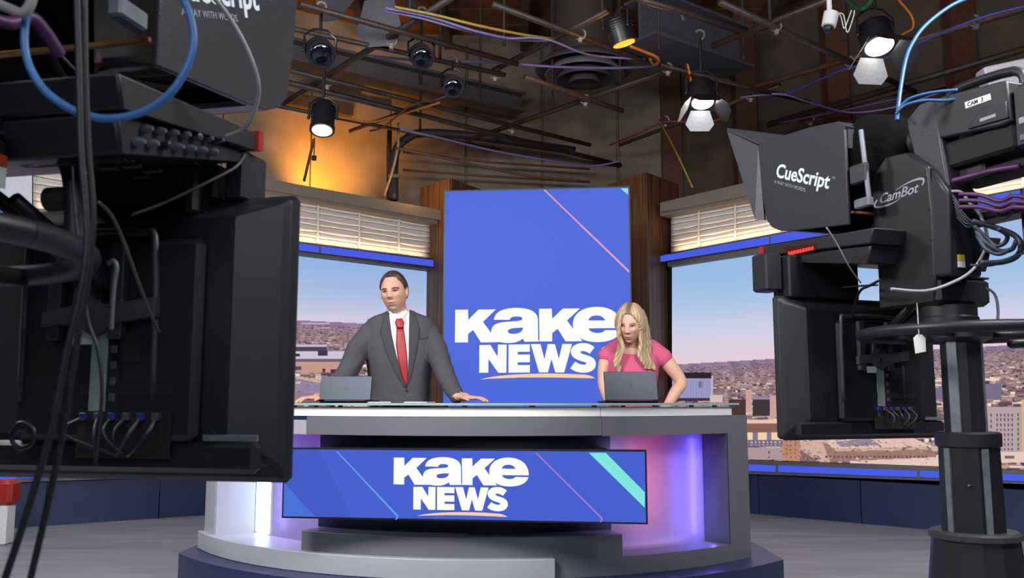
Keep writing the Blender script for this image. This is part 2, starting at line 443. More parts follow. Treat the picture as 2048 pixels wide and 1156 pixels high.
# --- picture shown on the LED walls: an aerial view of a flat plains city under a clear sky
def noise2(h, w, cell, rs):
    a = rs.rand(int(h / cell) + 3, int(w / cell) + 3)
    y = np.linspace(0, h / cell, h); x = np.linspace(0, w / cell, w)
    yi = y.astype(int); xi = x.astype(int); fy = (y - yi)[:, None]; fx = (x - xi)[None]
    return (a[yi][:, xi] * (1 - fy) * (1 - fx) + a[yi + 1][:, xi] * fy * (1 - fx) + a[yi][:, xi + 1] * (1 - fy) * fx + a[yi + 1][:, xi + 1] * fy * fx)
def city(X, Y, hor, sky, seed, rects, polys, n):
    rs = np.random.RandomState(seed); h, w = X.shape
    HZ = hor(X); t = np.clip((HZ - Y) / sky[0], 0, 1)
    ys = np.array([s[0] for s in sky[1]]); cs = np.array([s[1] for s in sky[1]], float)
    img = np.stack([np.interp(t, ys, cs[:, k]) for k in range(3)], -1)
    dpt = Y - HZ; gnd = dpt > 0
    nn = noise2(h, w, 3, rs); nm = noise2(h, w, 9, rs)
    far = np.clip(dpt / 22.0, 0, 1)[..., None]
    base = np.array((136, 120, 148.)) * (1 - far) + np.array((150, 124, 130.)) * far
    gcol = base + ((nn - 0.5) * 60 * np.clip(dpt / 30, 0.15, 1))[..., None] * np.array((1, 0.95, 0.9)) + ((nm - 0.5) * 34)[..., None]
    img = np.where(gnd[..., None], gcol, img)
    x0, y0 = X[0, 0], Y[0, 0]; dx, dy = X[0, 1] - x0, Y[1, 0] - y0
    def rect(a, b, c, d, col):
        i0, i1 = int(round((b - y0) / dy)), int(round((d - y0) / dy)); j0, j1 = int(round((a - x0) / dx)), int(round((c - x0) / dx))
        if i1 <= 0 or j1 <= 0: return
        img[max(i0, 0):max(i1, i0 + 1), max(j0, 0):max(j1, j0 + 1)] = col
    pal = np.array([(222, 196, 190), (206, 176, 168), (176, 148, 150), (120, 92, 96), (92, 72, 82), (190, 150, 134), (150, 116, 108), (238, 220, 214), (112, 92, 112)], float)
    items = sorted([(8 + (rs.rand() ** 1.5) * (Y.max() - HZ.min()), X.min() + rs.rand() * (X.max() - X.min()), rs.randint(len(pal)), rs.rand(), rs.rand()) for _ in range(n)])
    for dp, xx, ci, r1, r2 in items:
        yy = float(hor(np.array(xx))) + dp; s = 0.7 + dp / 26.0
        ww, hh = s * (1.1 + 3.4 * r1), s * (0.4 + 0.8 * r2); c = pal[ci]
        f = np.clip(dp / 60, 0.35, 1); c = c * f + np.array((140, 122, 142)) * (1 - f)
        rect(xx, yy - hh, xx + ww, yy, c); rect(xx, yy, xx + ww, yy + hh * 0.7, c * 0.62)
    for pl, col in polys:
        pl = np.array(pl, float); inside = np.zeros(X.shape, bool)
        for i in range(len(pl)):
            (xa, ya), (xb, yb) = pl[i], pl[i - 1]
            inside ^= ((ya > Y) != (yb > Y)) & (X < (xb - xa) * (Y - ya) / (yb - ya + 1e-9) + xa)
        img[inside] = np.array(col) + (nn[inside, None] - 0.5) * 14
    for a, b, c, d, col in rects: rect(a, b, c, d, np.array(col, float))
    for pl, col in polys:            # plant, vents and parapets on the larger roofs
        xs_ = [q[0] for q in pl]; ys_ = [q[1] for q in pl]
        for _ in range(26):
            xx, yy = rs.uniform(min(xs_), max(xs_)), rs.uniform(min(ys_), max(ys_))
            rect(xx, yy, xx + rs.uniform(2, 9), yy + rs.uniform(1, 2.6), np.array(col) * rs.uniform(0.62, 1.12))
    return img
def win_grid(x0, y0, nx, ny, sx, sy, w, h, col): return [(x0 + i * sx, y0 + j * sy, x0 + i * sx + w, y0 + j * sy + h, col) for i in range(nx) for j in range(ny)]
screen_m = attr_mat('led_wall_picture', 0.5, emit=True)
def led_picture(name, W, x0, x1, ytop, ybot, step, imgf, parent, off):
    xs = np.arange(x0, x1 + step, step); n = len(xs)
    yl0 = min(ytop(xs[0]), ytop(xs[-1])); yh0 = max(ybot(xs[0]), ybot(xs[-1]))
    ys = np.arange(yl0, yh0 + step, step); m = len(ys)
    X, Y = np.meshgrid(xs, ys); img = imgf(X, Y)
    top = ytop(X); bot = ybot(X); Yc = np.clip(Y, top, bot)
    u = (578 - Yc) / FPX; R = np.stack([(X - 1024) / FPX, CP - u * SP, SP + u * CP], -1)
    p0 = W.p0 + W.n * off; nn = np.array(W.n); k = ((np.array(p0) - np.array(EYE)) @ nn) / (R @ nn)
    pts = np.array(EYE) + R * k[..., None]
    ok = (Y[1:, :-1] > top[1:, :-1]) & (Y[:-1, :-1] < bot[:-1, :-1])
    I = (np.arange(m * n).reshape(m, n)); q = np.stack([I[:-1, :-1], I[1:, :-1], I[1:, 1:], I[:-1, 1:]], -1)[ok]
    org = np.array(parent['_o'])
    me = bpy.data.meshes.new(name); pv = (pts.reshape(-1, 3) - org)
    me.vertices.add(len(pv)); me.vertices.foreach_set('co', pv.astype(np.float32).ravel())
    me.loops.add(q.size); me.loops.foreach_set('vertex_index', q.ravel().astype(np.int32))
    me.polygons.add(len(q)); me.polygons.foreach_set('loop_start', np.arange(0, q.size, 4, dtype=np.int32))
    me.update(calc_edges=True); me.validate()
    set_col(me, nlin(img.reshape(-1, 3))); me.materials.append(screen_m)
    o = bpy.data.objects.new(name, me); COL.objects.link(o); o.parent = parent; o['_o'] = tuple(org); return o

# left LED wall
LL, LM = line(380, 931, -0.033), line(380, 945, -0.036)
lw = thing('video_wall', 'wide LED video wall behind the man in the suit, showing river and stadium', 'video wall', WL.at(700, 1000))
lw.location.z = 0; lw['_o'] = tuple(lw.location)
mb = MB(); WL.beam(mb, -150, LST(-150) - 3, 1000, 862, LST(862) - 3, 960, 0.0, 0.10); obj('backing', mb, bezel_m, lw)
Lhor = lambda x: 640 + 0.048 * (x - 582)
Lsky = (150, [(0, (214, 204, 222)), (0.12, (200, 200, 224)), (0.4, (170, 188, 226)), (0.75, (150, 180, 226)), (1, (146, 176, 224))])
Lrect = [(582, 690, 655, 694, (196, 186, 204)), (582, 694, 655, 703, (74, 68, 92)), (582, 704, 700, 718, (204, 196, 214)), (582, 708, 600, 714, (60, 56, 74)), (636, 702, 656, 713, (62, 56, 74)),
    (582, 718, 700, 724, (110, 92, 108)), (582, 724, 690, 746, (196, 152, 136)), (645, 738, 652, 746, (110, 40, 60)), (662, 740, 674, 747, (90, 44, 60)), (590, 733, 604, 741, (96, 74, 96)), (604, 646, 660, 650, (186, 172, 196)),
    (636, 656, 660, 659, (176, 160, 186)), (560, 786, 640, 803, (150, 122, 140))]
Lpoly = [([(500, 748), (580, 752), (640, 766), (760, 790), (760, 800), (560, 800), (500, 790)], (146, 134, 158)), ([(560, 746), (640, 760), (740, 782), (740, 787), (640, 766), (560, 751)], (206, 170, 150))]
obj_pic = led_picture('picture', WL, 440, 855, lambda x: LST(x), lambda x: 915 + 0 * x, 1.5, lambda X, Y: city(X, Y, Lhor, Lsky, 3, Lrect, Lpoly, 1800), lw, 0.004)
obj_pic2 = led_picture('picture', WL, -150, 440, lambda x: LST(x), lambda x: 915 + 0 * x, 3, lambda X, Y: city(X, Y, Lhor, Lsky, 5, [], [], 1500), lw, 0.004)
mb = MB(); WL.beam(mb, -150, LSB(-150), LST(-150) - 3, 866, LSB(866) + 1, LST(866) - 4, 0.10, 0.10); obj('head_rail', mb, frame_m, lw)
mb = MB(); WL.beam(mb, -150, LL(-150) - 10, LM(-150) + 7, 862, LL(862) - 10, LM(862) + 7, 0.06, 0.12); obj('sill_frame', mb, frame_m, lw)
seg = [-150, 40, 214, 368, 510, 641, 870]
for a, b in zip(seg, seg[1:]):
    mb = MB(); WL.beam(mb, a + 3, LS(a + 3) + 2, LSB(a + 3) - 0.5, b - 3, LS(b - 3) + 2, LSB(b - 3) - 0.5, 0.16, 0.06); obj('light_strip', mb, led_blue, lw)
    mb = MB(); WL.beam(mb, a + 3, LL(a), LM(a), b - 3, LL(b), LM(b), 0.075, 0.02); obj('light_strip', mb, led_blue, lw)
mb = MB(); WL.beam(mb, -150, LS(-150), LSB(-150) + 1, 874, LS(874), LSB(874) + 1, 0.14, 0.14); obj('strip_housing', mb, frame_m, lw)
q0, q1 = on_line(-150, P0L + NL * 0.02, NL), on_line(862, P0L + NL * 0.02, NL)
for k in range(5):
    a, b = q0.lerp(q1, k / 5 + 0.001), q0.lerp(q1, (k + 1) / 5 - 0.001); e = Vector((0, 0, 0.385))
    obj('base_panel', MB().hexa([a, b, b + e, a + e], [p - NL * 0.12 for p in (a, b, b + e, a + e)]), navy, lw)
# right LED wall
rw = thing('video_wall', 'wide LED video wall behind the right camera, showing downtown rooftops', 'video wall', WR.at(1700, 1000))
rw.location.z = 0; rw['_o'] = tuple(rw.location)
XE = 2230
mb = MB(); WR.beam(mb, 1338, RST(1338) - 3, RP(1338) + 3, XE, RST(XE) - 3, RP(XE) + 3, 0.0, 0.10); obj('backing', mb, bezel_m, rw)
Rhor = lambda x: 728 - 0.058 * (x - 1369)
Rsky = (215, [(0, (228, 206, 212)), (0.12, (222, 208, 222)), (0.32, (204, 206, 230)), (0.62, (166, 194, 230)), (0.85, (152, 186, 228)), (1, (158, 184, 226))])
Rrect = [(1345, 746, 1424, 757, (44, 36, 42)), (1345, 757, 1424, 800, (156, 154, 196)), (1345, 796, 1424, 803, (58, 52, 76)), (1396, 764, 1405, 777, (110, 108, 150)), (1424, 752, 1427, 800, (200, 180, 196)),
    (1458, 799, 1492, 832, (76, 54, 52)), (1493, 780, 1505, 826, (206, 160, 154)), (1505, 795, 1541, 800, (150, 140, 160)), (1506, 800, 1541, 832, (62, 52, 58)), (1541, 792, 1556, 835, (200, 160, 158)),
    (1488, 840, 1560, 848, (232, 196, 176)), (1488, 848, 1556, 866, (134, 94, 88)), (1488, 866, 1566, 881, (240, 208, 168)), (1506, 866, 1516, 881, (130, 120, 140)), (1534, 866, 1544, 881, (130, 120, 140)), (1490, 881, 1566, 894, (118, 100, 128)),
    (1488, 896, 1566, 920, (172, 150, 154)), (1566, 875, 1600, 924, (186, 136, 106)), (1538, 903, 1541, 907, (80, 66, 80)), (1538, 913, 1541, 917, (80, 66, 80)),
    (1966, 815, 2052, 905, (178, 160, 164)), (1960, 852, 1966, 895, (120, 100, 108)), (2044, 800, 2060, 905, (226, 170, 120)), (1958, 905, 2240, 926, (226, 198, 186)), (2010, 912, 2030, 918, (120, 100, 104)),
    (1860, 770, 1882, 772, (236, 214, 206)), (1958, 776, 2005, 778, (214, 196, 200)), (1856, 760, 1886, 763, (240, 214, 200)), (1960, 758, 2000, 762, (236, 206, 190)), (1960, 768, 2004, 800, (116, 106, 132)), (1856, 776, 1886, 800, (120, 108, 134)),
    (2062, 790, 2150, 900, (150, 128, 130)), (1420, 790, 1446, 806, (210, 186, 180)), (1440, 806, 1458, 832, (170, 120, 112))]
Rrect += win_grid(1994, 828, 5, 8, 7.2, 9.8, 3.0, 5.5, (96, 80, 92)) + win_grid(1981, 828, 1, 5, 8, 11.5, 3.0, 6, (96, 80, 92)) + win_grid(2036, 826, 1, 8, 8, 10, 3.0, 6, (96, 80, 92))
Rrect += win_grid(1494, 884, 9, 2, 8, 5, 3.5, 2.6, (214, 190, 186)) + win_grid(1350, 760, 14, 1, 5.2, 5, 1.2, 34, (140, 138, 184)) + win_grid(1652, 912, 26, 1, 8, 6, 4, 5, (104, 78, 76)) + win_grid(1572, 882, 3, 5, 9, 8, 3, 3, (140, 96, 80))
Rpoly = [([(1600, 884), (1645, 878), (1660, 924), (1640, 930), (1602, 900)], (206, 170, 160)), ([(1602, 900), (1640, 926), (1640, 930), (1600, 928)], (130, 104, 108)),
    ([(1645, 882), (1700, 872), (1815, 870), (1853, 888), (1853, 894), (1740, 900), (1670, 896)], (226, 190, 178)), ([(1670, 884), (1740, 876), (1760, 890), (1680, 893)], (150, 130, 150)),
    ([(1645, 884), (1668, 897), (1853, 894), (1870, 904), (1872, 922), (1660, 924)], (156, 120, 112)), ([(1668, 897), (1853, 893), (1856, 899), (1670, 903)], (204, 170, 160)), ([(1700, 922), (1880, 914), (1880, 936), (1700, 936)], (226, 196, 186)),
    ([(1560, 885), (1600, 884), (1600, 924), (1566, 924)], (186, 136, 106))]
led_picture('picture', WR, 1344, XE, lambda x: RST(x), lambda x: RP(x), 1.5, lambda X, Y: city(X, Y, Rhor, Rsky, 11, Rrect, Rpoly, 4200), rw, 0.004)
mb = MB(); WR.beam(mb, 1335, RSB(1335), RST(1335) - 3, XE, RSB(XE), RST(XE) - 3, 0.10, 0.10); obj('head_rail', mb, frame_m, rw)
mb = MB(); WR.beam(mb, 1338, RP(1338) + 2, RFB(1338), XE, RP(XE) + 2, RFB(XE), 0.06, 0.12); obj('sill_frame', mb, frame_m, rw)
useg = [1318, 1539, 1800, 2020, XE]
for a, b in zip(useg, useg[1:]):
    mb = MB(); WR.beam(mb, a + 3, RS(a + 3) + 1.5, RSB(a + 3) - 0.5, b - 3, RS(b - 3) + 1.5, RSB(b - 3) - 0.5, 0.16, 0.06); obj('light_strip', mb, led_blue, rw)
lseg = [1338, 1553, 1836, 2080, XE]
for a, b in zip(lseg, lseg[1:]):
    mb = MB(); WR.beam(mb, a + 3.5, RLT(a), RLB(a), b - 3.5, RLT(b), RLB(b), 0.075, 0.02); obj('light_strip', mb, led_blue, rw)
mb = MB(); WR.beam(mb, 1316, RS(1316), RSB(1316) + 1, XE, RS(XE), RSB(XE) + 1, 0.14, 0.14); obj('strip_housing', mb, frame_m, rw)
q0, q1 = on_line(1338, P0R + NR * 0.02, NR), on_line(XE, P0R + NR * 0.02, NR)
for k in range(4):
    a, b = q0.lerp(q1, k / 4 + 0.001), q0.lerp(q1, (k + 1) / 4 - 0.001)
    e0 = Vector((0, 0, WR.at(1490, RFB(1490), 0.02).z))
    obj('base_panel', MB().hexa([a, b, b + e0, a + e0], [p - NR * 0.12 for p in (a, b, b + e0, a + e0)]), navy, rw)

# pleated shades above the LED walls
def shade(W, x0, x1, top, bot, tapes, rows, label, side):
    root = thing('window_blind', label, 'blind', W.at((x0 + x1) / 2, (top((x0 + x1) / 2) + bot((x0 + x1) / 2)) / 2))
    rs = random.Random(side)
    n = max(24, int((x1 - x0) / 9)); xs = [x0 + (x1 - x0) * i / n for i in range(n + 1)]
    def wob(x, k):
        d = 1.0
        for a, b in zip(tapes, tapes[1:]):
            if a <= x <= b: d = math.sin(math.pi * (x - a) / (b - a)); break
        return d * (1.6 if k % 2 else -1.0)
    for k in range(rows):
        mb = MB(); vs = []; fs = []
        for x in xs:
            h = bot(x) - top(x)
            for j in range(5):
                v = j / 4; y = top(x) + h * (k + v) / rows
                if 0 < k: y += wob(x, k) * (1 - v)
                if k < rows - 1: y += wob(x, k + 1) * v
                vs.append(W.at(x, y, 0.05 + 0.035 * (v ** 1.6) - (0.02 if j == 4 else 0)))
        for i in range(n):
            for j in range(4): fs.append((i * 5 + j, i * 5 + j + 1, i * 5 + 6 + j, i * 5 + 5 + j))
        mb.add(vs, fs); o = obj('slat', mb, slat_m, root, smooth=True)
        s = o.modifiers.new('solid', 'SOLIDIFY'); s.thickness = 0.004
    for t in tapes:
        if x0 < t < x1:
            mb = MB(); W.beam(mb, t - 2, top(t), bot(t), t + 2, top(t), bot(t), 0.10, 0.004); obj('tape', mb, tape_m, root)
    return root
shade(WL, 66, 860, LBT, lambda x: LS(x) - 1, [66, 150, 240, 330, 418, 500, 570, 636, 719, 798, 860], 7, 'pleated white blind above the left video wall, glowing warm along its bottom edge', 1)
shade(WR, 1342, XE, RBT, lambda x: RS(x) - 1, [1342, 1397, 1470, 1560, 1650, 1745, 1840, 1940, 2045, 2150, XE], 7, 'pleated white blind above the right video wall, behind the teleprompter hood', 2)
def cove(W, x0, x1, fy, up_px, power, name):
    a, b = W.at(x0, fy(x0), 0.125), W.at(x1, fy(x1), 0.125); c = (a + b) / 2 + Vector((0, 0, 0.03))
    t = W.at((x0 + x1) / 2, up_px, 0.0)
    d = bpy.data.lights.new(name, 'AREA'); d.shape = 'RECTANGLE'; d.size = (b - a).length; d.size_y = 0.03; d.energy = power; d.color = (1.0, 0.72, 0.38)
    o = bpy.data.objects.new(name, d); COL.objects.link(o); o.location = c
    x = (b - a).normalized(); z = W.n * 0.45 - Vector((0, 0, 0.9)); z = (z - x * z.dot(x)).normalized(); y = z.cross(x).normalized()
    o.matrix_world = Matrix.Translation(c) @ Matrix((x, y, z)).transposed().to_4x4()
cove(WL, 80, 850, lambda x: LS(x) - 1, 420, 6.5, 'cove_light')
cove(WR, 1350, 2150, lambda x: RS(x) - 1, 375, 6.5, 'cove_light')
def valance(W, x0, x1, top, bot, label):
    root = thing('valance', label, 'valance', W.at((x0 + x1) / 2, top((x0 + x1) / 2), 0.1))
    mid = lambda x: top(x) + (bot(x) - top(x)) * 0.68
    mb = MB(); W.beam(mb, x0, top(x0), mid(x0), x1, top(x1), mid(x1), 0.26, 0.30); obj('fascia', mb, valance_m, root)
    mb = MB(); W.beam(mb, x0, mid(x0), bot(x0), x1, mid(x1), bot(x1), 0.20, 0.24); obj('lip', mb, valance_m, root)
    return root
valance(WL, -150, 881, LV, lambda x: LBT(x) + 2, 'grey header box running over the left blind, amber glow on the wall above')
valance(WR, 1320, XE, RV, lambda x: RBT(x) + 1, 'grey header box running over the right blind, half hidden by the teleprompter hood')
mb = MB(); WL.beam(mb, -150, LBT(-150), LS(-150), 64, LBT(64), LS(64), 0.12, 0.1)
tag(obj('end_panel', mb, mat('end_panel_white', (206, 208, 220), 0.5, vary=0.03)), 'plain white end panel beside the left blind, seen under the near camera head', 'panel')

# wooden columns either side of the tall screen
wood = wood_mat('walnut_veneer', (58, 38, 26), (88, 60, 40), (112, 78, 52))
def column(A, B, C, ztop, label):
    root = thing('wooden_column', label, 'column', (A[0], A[1], 0))
    a, b, c = Vector((*A, 0)), Vector((*B, 0)), Vector((*C, 0)); d = b + (c - a)
    def face(p, q, n_, other):
        for i in range(n_):
            s, e = p.lerp(q, i / n_ + 0.003), p.lerp(q, (i + 1) / n_ - 0.003)
            nrm = Vector(((q - p).y, -(q - p).x, 0)).normalized()
            if nrm.dot(other - p) > 0: nrm = -nrm
            h = Vector((0, 0, ztop))
            obj('veneer_panel', MB().hexa([s, e, e + h, s + h], [w + nrm * 0.012 for w in (s, e, e + h, s + h)]), wood, root)
    obj('core', MB().prism([(v.x, v.y) for v in (a, b, d, c)], 2, 0, ztop - 0.002), wood, root)
    face(a, b, 3, c); face(a, c, 3, b); return root
pc = lambda px, d: (P(px, 803, d).x, d)
column(pc(897, 9.7), pc(836, 10.15), pc(962, 10.25), 3.51, 'wooden column left of the tall screen, its outer face lit amber at the top')
column(pc(1300, 9.2), pc(1366, 9.75), pc(1222, 9.75), 3.45, 'wooden column right of the tall screen, behind the woman')

# ------------------------------------------------------------------ lettering of the screens (outlines in the layout of the tall screen)
def path(cmds):
    out = []; cur = None
    for c in cmds:
        k = c[0]; a = c[1:]
        if k in 'ML': cur = (a[0], a[1]); out.append(cur)
        elif k == 'Q':
            for i in range(1, 9):
                t = i / 8; out.append(((1 - t) ** 2 * cur[0] + 2 * t * (1 - t) * a[0] + t * t * a[2], (1 - t) ** 2 * cur[1] + 2 * t * (1 - t) * a[1] + t * t * a[3]))
            cur = (a[2], a[3])
        elif k == 'C':
            for i in range(1, 13):
                t = i / 12; u = 1 - t
                out.append((u ** 3 * cur[0] + 3 * u * u * t * a[0] + 3 * u * t * t * a[2] + t ** 3 * a[4], u ** 3 * cur[1] + 3 * u * u * t * a[1] + 3 * u * t * t * a[3] + t ** 3 * a[5]))
            cur = (a[4], a[5])
    return out
pl = lambda *p: [('M' if i == 0 else 'L', *q) for i, q in enumerate(p)]
GLYPHS = [
 [pl((112, 160), (250, 158), (252, 268), (362, 158), (548, 156), (410, 290), (500, 412), (586, 508), (388, 512), (305, 378), (250, 420), (248, 512), (108, 512))],
 [[('M', 530, 268), ('C', 530, 190, 620, 140, 770, 140), ('C', 920, 140, 1000, 185, 1002, 270), ('L', 1004, 470), ('Q', 1006, 492, 1020, 500), ('L', 862, 505), ('Q', 848, 494, 842, 468), ('Q', 790, 516, 690, 518), ('C', 560, 518, 498, 480, 498, 405), ('C', 498, 315, 570, 298, 660, 290), ('C', 740, 284, 834, 285, 834, 258), ('C', 834, 236, 808, 232, 768, 232), ('C', 724, 232, 704, 244, 698, 268)],
  [('M', 842, 352), ('C', 760, 354, 678, 358, 678, 390), ('C', 678, 412, 700, 420, 738, 420), ('C', 800, 418, 838, 396, 842, 352)]],
 [pl((1014, 150), (1152, 148), (1156, 255), (1270, 148), (1455, 145), (1315, 275), (1380, 362), (1480, 498), (1300, 500), (1215, 365), (1157, 410), (1155, 500), (1019, 500))],
 [[('M', 1902, 356), ('C', 1904, 210, 1800, 128, 1640, 128), ('C', 1480, 128, 1378, 205, 1378, 318), ('C', 1378, 440, 1480, 508, 1640, 508), ('C', 1780, 508, 1880, 460, 1898, 380), ('L', 1722, 380), ('C', 1712, 402, 1680, 410, 1640, 410), ('C', 1590, 408, 1556, 392, 1548, 360)],
  [('M', 1545, 275), ('C', 1556, 236, 1590, 221, 1636, 221), ('C', 1680, 221, 1712, 240, 1726, 275)]],
 [pl((372, 540), (490, 538), (568, 665), (572, 535), (665, 535), (662, 838), (575, 838), (470, 690), (468, 838), (370, 838))],
 [pl((686, 535), (915, 532), (915, 612), (785, 612), (782, 642), (915, 642), (915, 725), (785, 725), (782, 755), (915, 755), (915, 835), (685, 838))],
 [pl((925, 530), (1030, 530), (1072, 695), (1108, 530), (1185, 530), (1228, 690), (1265, 528), (1370, 528), (1285, 835), (1190, 835), (1148, 690), (1110, 835), (1015, 835))],
 [[('M', 1612, 565), ('L', 1560, 632), ('Q', 1510, 600, 1472, 605), ('Q', 1452, 615, 1470, 630), ('C', 1530, 655, 1625, 660, 1625, 745), ('C', 1625, 810, 1560, 838, 1490, 838), ('C', 1430, 838, 1380, 815, 1350, 790), ('L', 1405, 718), ('C', 1440, 745, 1480, 757, 1515, 750), ('Q', 1534, 735, 1510, 725), ('C', 1450, 705, 1358, 690, 1358, 610), ('C', 1358, 550, 1420, 518, 1490, 518), ('C', 1545, 518, 1585, 540, 1612, 565)]],
]
SWOOSH = [[('M', 376, 912), ('C', 600, 838, 1200, 838, 1500, 858), ('Q', 1580, 866, 1618, 898), ('C', 1300, 892, 900, 880, 620, 898), ('Q', 480, 900, 376, 912)]]
NAMES = ['letter', 'letter', 'letter', 'letter', 'letter', 'letter', 'letter', 'letter']
logo_m = mat('screen_white', (255, 255, 254), emit=1.0)
swoosh_m = mat('screen_peach', (255, 208, 160), emit=1.0)
def flat(loops, fn, nrm, off, t=0.0012):
    lp = [path(l) for l in loops]; tri = tessellate_polygon([[Vector((x, y, 0)) for x, y in l] for l in lp])
    pts = [fn(x, y) for l in lp for x, y in l]; n = len(pts); mb = MB()
    mb.add([p + nrm * (off + t) for p in pts] + [p + nrm * off for p in pts], [tuple(q) for q in tri]); k = 0
    for l in lp:
        m = len(l); mb.f += [(k + i, k + (i + 1) % m, n + k + (i + 1) % m, n + k + i) for i in range(m)]; k += m
    return mb
# tall screen
A_, B_ = P(891, 384, 7.58), P(1256.5, 375, 7.42)
nS = Vector(((B_ - A_).y, -(B_ - A_).x, 0)).normalized()
onS = lambda x, y: onplane(x, y, A_, nS)
ts = thing('display_screen', 'tall portrait LED screen with white lettering between the wooden columns', 'screen', ((A_.x + B_.x) / 2, (A_.y + B_.y) / 2, 0))
zt, zb = (A_.z + B_.z) / 2, 0.14
a0, b0 = Vector((A_.x, A_.y, zb)), Vector((B_.x, B_.y, zb)); a1, b1 = Vector((A_.x, A_.y, zt)), Vector((B_.x, B_.y, zt))
big = mat('screen_blue', (74, 103, 217), emit=1.0)
sd = (b0 - a0).normalized() * 0.012
obj('cabinet', MB().hexa([a0 - sd, b0 + sd, b1 + sd + Vector((0, 0, 0.012)), a1 - sd + Vector((0, 0, 0.012))], [p - nS * 0.14 for p in (a0 - sd, b0 + sd, b1 + sd + Vector((0, 0, 0.012)), a1 - sd + Vector((0, 0, 0.012)))]), bezel_m, ts)
obj('foot', MB().box(((a0.x + b0.x) / 2, (a0.y + b0.y) / 2 + 0.08, 0.075), (1.3, 0.5, 0.15)), bezel_m, ts)
obj('picture', MB().hexa([p + nS * 0.004 for p in (a0, b0, b1, a1)], [p + nS * 0.001 for p in (a0, b0, b1, a1)]), big, ts)
big_fn = lambda x, y: onS(890 + x / 5.389, 590 + y / 5.389)
for g in GLYPHS: obj('letter', flat(g, big_fn, nS, 0.006), logo_m, ts, smooth=False)
obj('swoosh', flat(SWOOSH, big_fn, nS, 0.006), swoosh_m, ts, smooth=False)
obj('stripe', flat([pl((1086.5, 380), (1090.5, 380), (1258.5, 541), (1257.8, 546))], onS, nS, 0.006), mat('screen_pink', (222, 156, 186), emit=1.0), ts, smooth=False)
obj('stripe', flat([pl((1241, 377), (1256, 377), (1256.3, 390))], onS, nS, 0.006), mat('screen_teal', (134, 230, 226), emit=1.0), ts, smooth=False)
# ------------------------------------------------------------------ news desk
C = (-0.12, 6.2)
PZ = 0.25
desk_grey = mat('desk_grey_laminate', (103, 104, 113), 0.38, vary=0.02, scale=4)
desk_white = mat('desk_white_laminate', (164, 164, 176), 0.35, vary=0.02, scale=4)
desk_dark = mat('desk_dark_recess', (26, 34, 58), 0.4, vary=0.05)
plinth_m = mat('plinth_navy', (33, 43, 78), 0.36, vary=0.04, scale=5)
acrylic = mat('frosted_acrylic', (126, 118, 140), 0.35, vary=0.01)
desk = thing('news_desk', 'curved grey and white news desk on a navy plinth at the centre of the set', 'desk', (C[0], 4.9, 0))
def arcp(R, t): t = math.radians(t); return (C[0] + R * math.sin(t), C[1] - R * math.cos(t))
pts = [arcp(2.05, -56 + 104.7 * i / 44) for i in range(45)] + [(1.42, 5.75), (-1.82, 5.75)]
obj('plinth', MB().prism(pts, 2, 0, PZ), plinth_m, desk, smooth=25, bevel=0.006)
A = lambda nm, m, r0, r1, t0, t1, z0, z1, **k: obj(nm, MB().arc(C, r0, r1, t0, t1, z0, z1), m, desk, smooth=25, **k)
TR0, TR1 = -28.6, 47.5
A('fascia', desk_grey, 1.62, 1.89, TR0, 17.0, 0.908, 0.996)
A('fascia', desk_grey, 1.62, 1.888, 17.05, TR1, 0.905, 0.996)
A('fascia', desk_white, 1.60, 1.89, -59.3, TR0 - 0.05, 0.908, 0.978)
A('shadow_gap', desk_dark, 1.60, 1.86, -59.2, TR0 - 0.1, 0.978, 0.998)
A('post', desk_grey, 1.50, 1.888, 41.7, TR1, PZ, 0.905)
A('post', desk_white, 1.48, 1.89, -59.3, -53.4, PZ, 0.908)
A('niche_floor', desk_grey, 1.45, 1.886, 9.9, 41.7, PZ, 0.335)
A('niche_floor', desk_white, 1.45, 1.89, -53.4, -29.3, PZ, 0.34)
A('base_block', desk_grey, 1.45, 1.885, -29.2, 20.2, PZ, 0.44, bevel=0.004)
A('kick_band', desk_white, 1.86, 1.925, -59.3, 9.6, PZ, 0.345, bevel=0.004)
A('reveal', mat('reveal_slate', (60, 64, 84), 0.4, vary=0.03), 1.70, 1.886, 41.3, 41.72, 0.335, 0.905)
A('reveal', desk_white, 1.62, 1.885, -53.45, -53.1, 0.34, 0.908)
A('lit_panel', acrylic, 1.70, 1.73, 20.6, 41.4, 0.335, 0.905)
A('lit_panel', acrylic, 1.62, 1.65, -53.2, -29.8, 0.34, 0.908)
A('led_profile', led_white, 1.65, 1.662, -53.0, -47.4, 0.345, 0.905)
A('recess', desk_dark, 1.45, 1.745, -29.7, 20.5, 0.44, 0.908)
A('rail', black_matte, 1.745, 1.80, -27, 19, 0.80, 0.842)
A('bracket', black_matte, 1.745, 1.86, -9, -1, 0.60, 0.80)
A('bracket', black_matte, 1.745, 1.86, 6, 12, 0.60, 0.80)
# counter: arc front, straight back
def dshape(R, t0, t1, back):
    return [arcp(R, t0 + (t1 - t0) * i / 40) for i in range(41)] + back
obj('counter', MB().prism(dshape(1.86, -59, 17.2, [(0.42, 5.25), (-1.70, 5.32)]), 2, 0.998, 1.041), mat('counter_white', (240, 238, 235), 0.2, vary=0.01), desk, smooth=25, bevel=0.003)
obj('counter', MB().prism(dshape(1.86, 17.25, 44.2, [(1.24, 5.22), (0.423, 5.25)]), 2, 0.998, 1.041), mat('counter_pale', (232, 234, 236), 0.2, vary=0.01), desk, smooth=25, bevel=0.003)
obj('modesty_panel', MB().box((-0.2, 5.22, 0.62), (2.7, 0.04, 0.74)), desk_grey, desk)
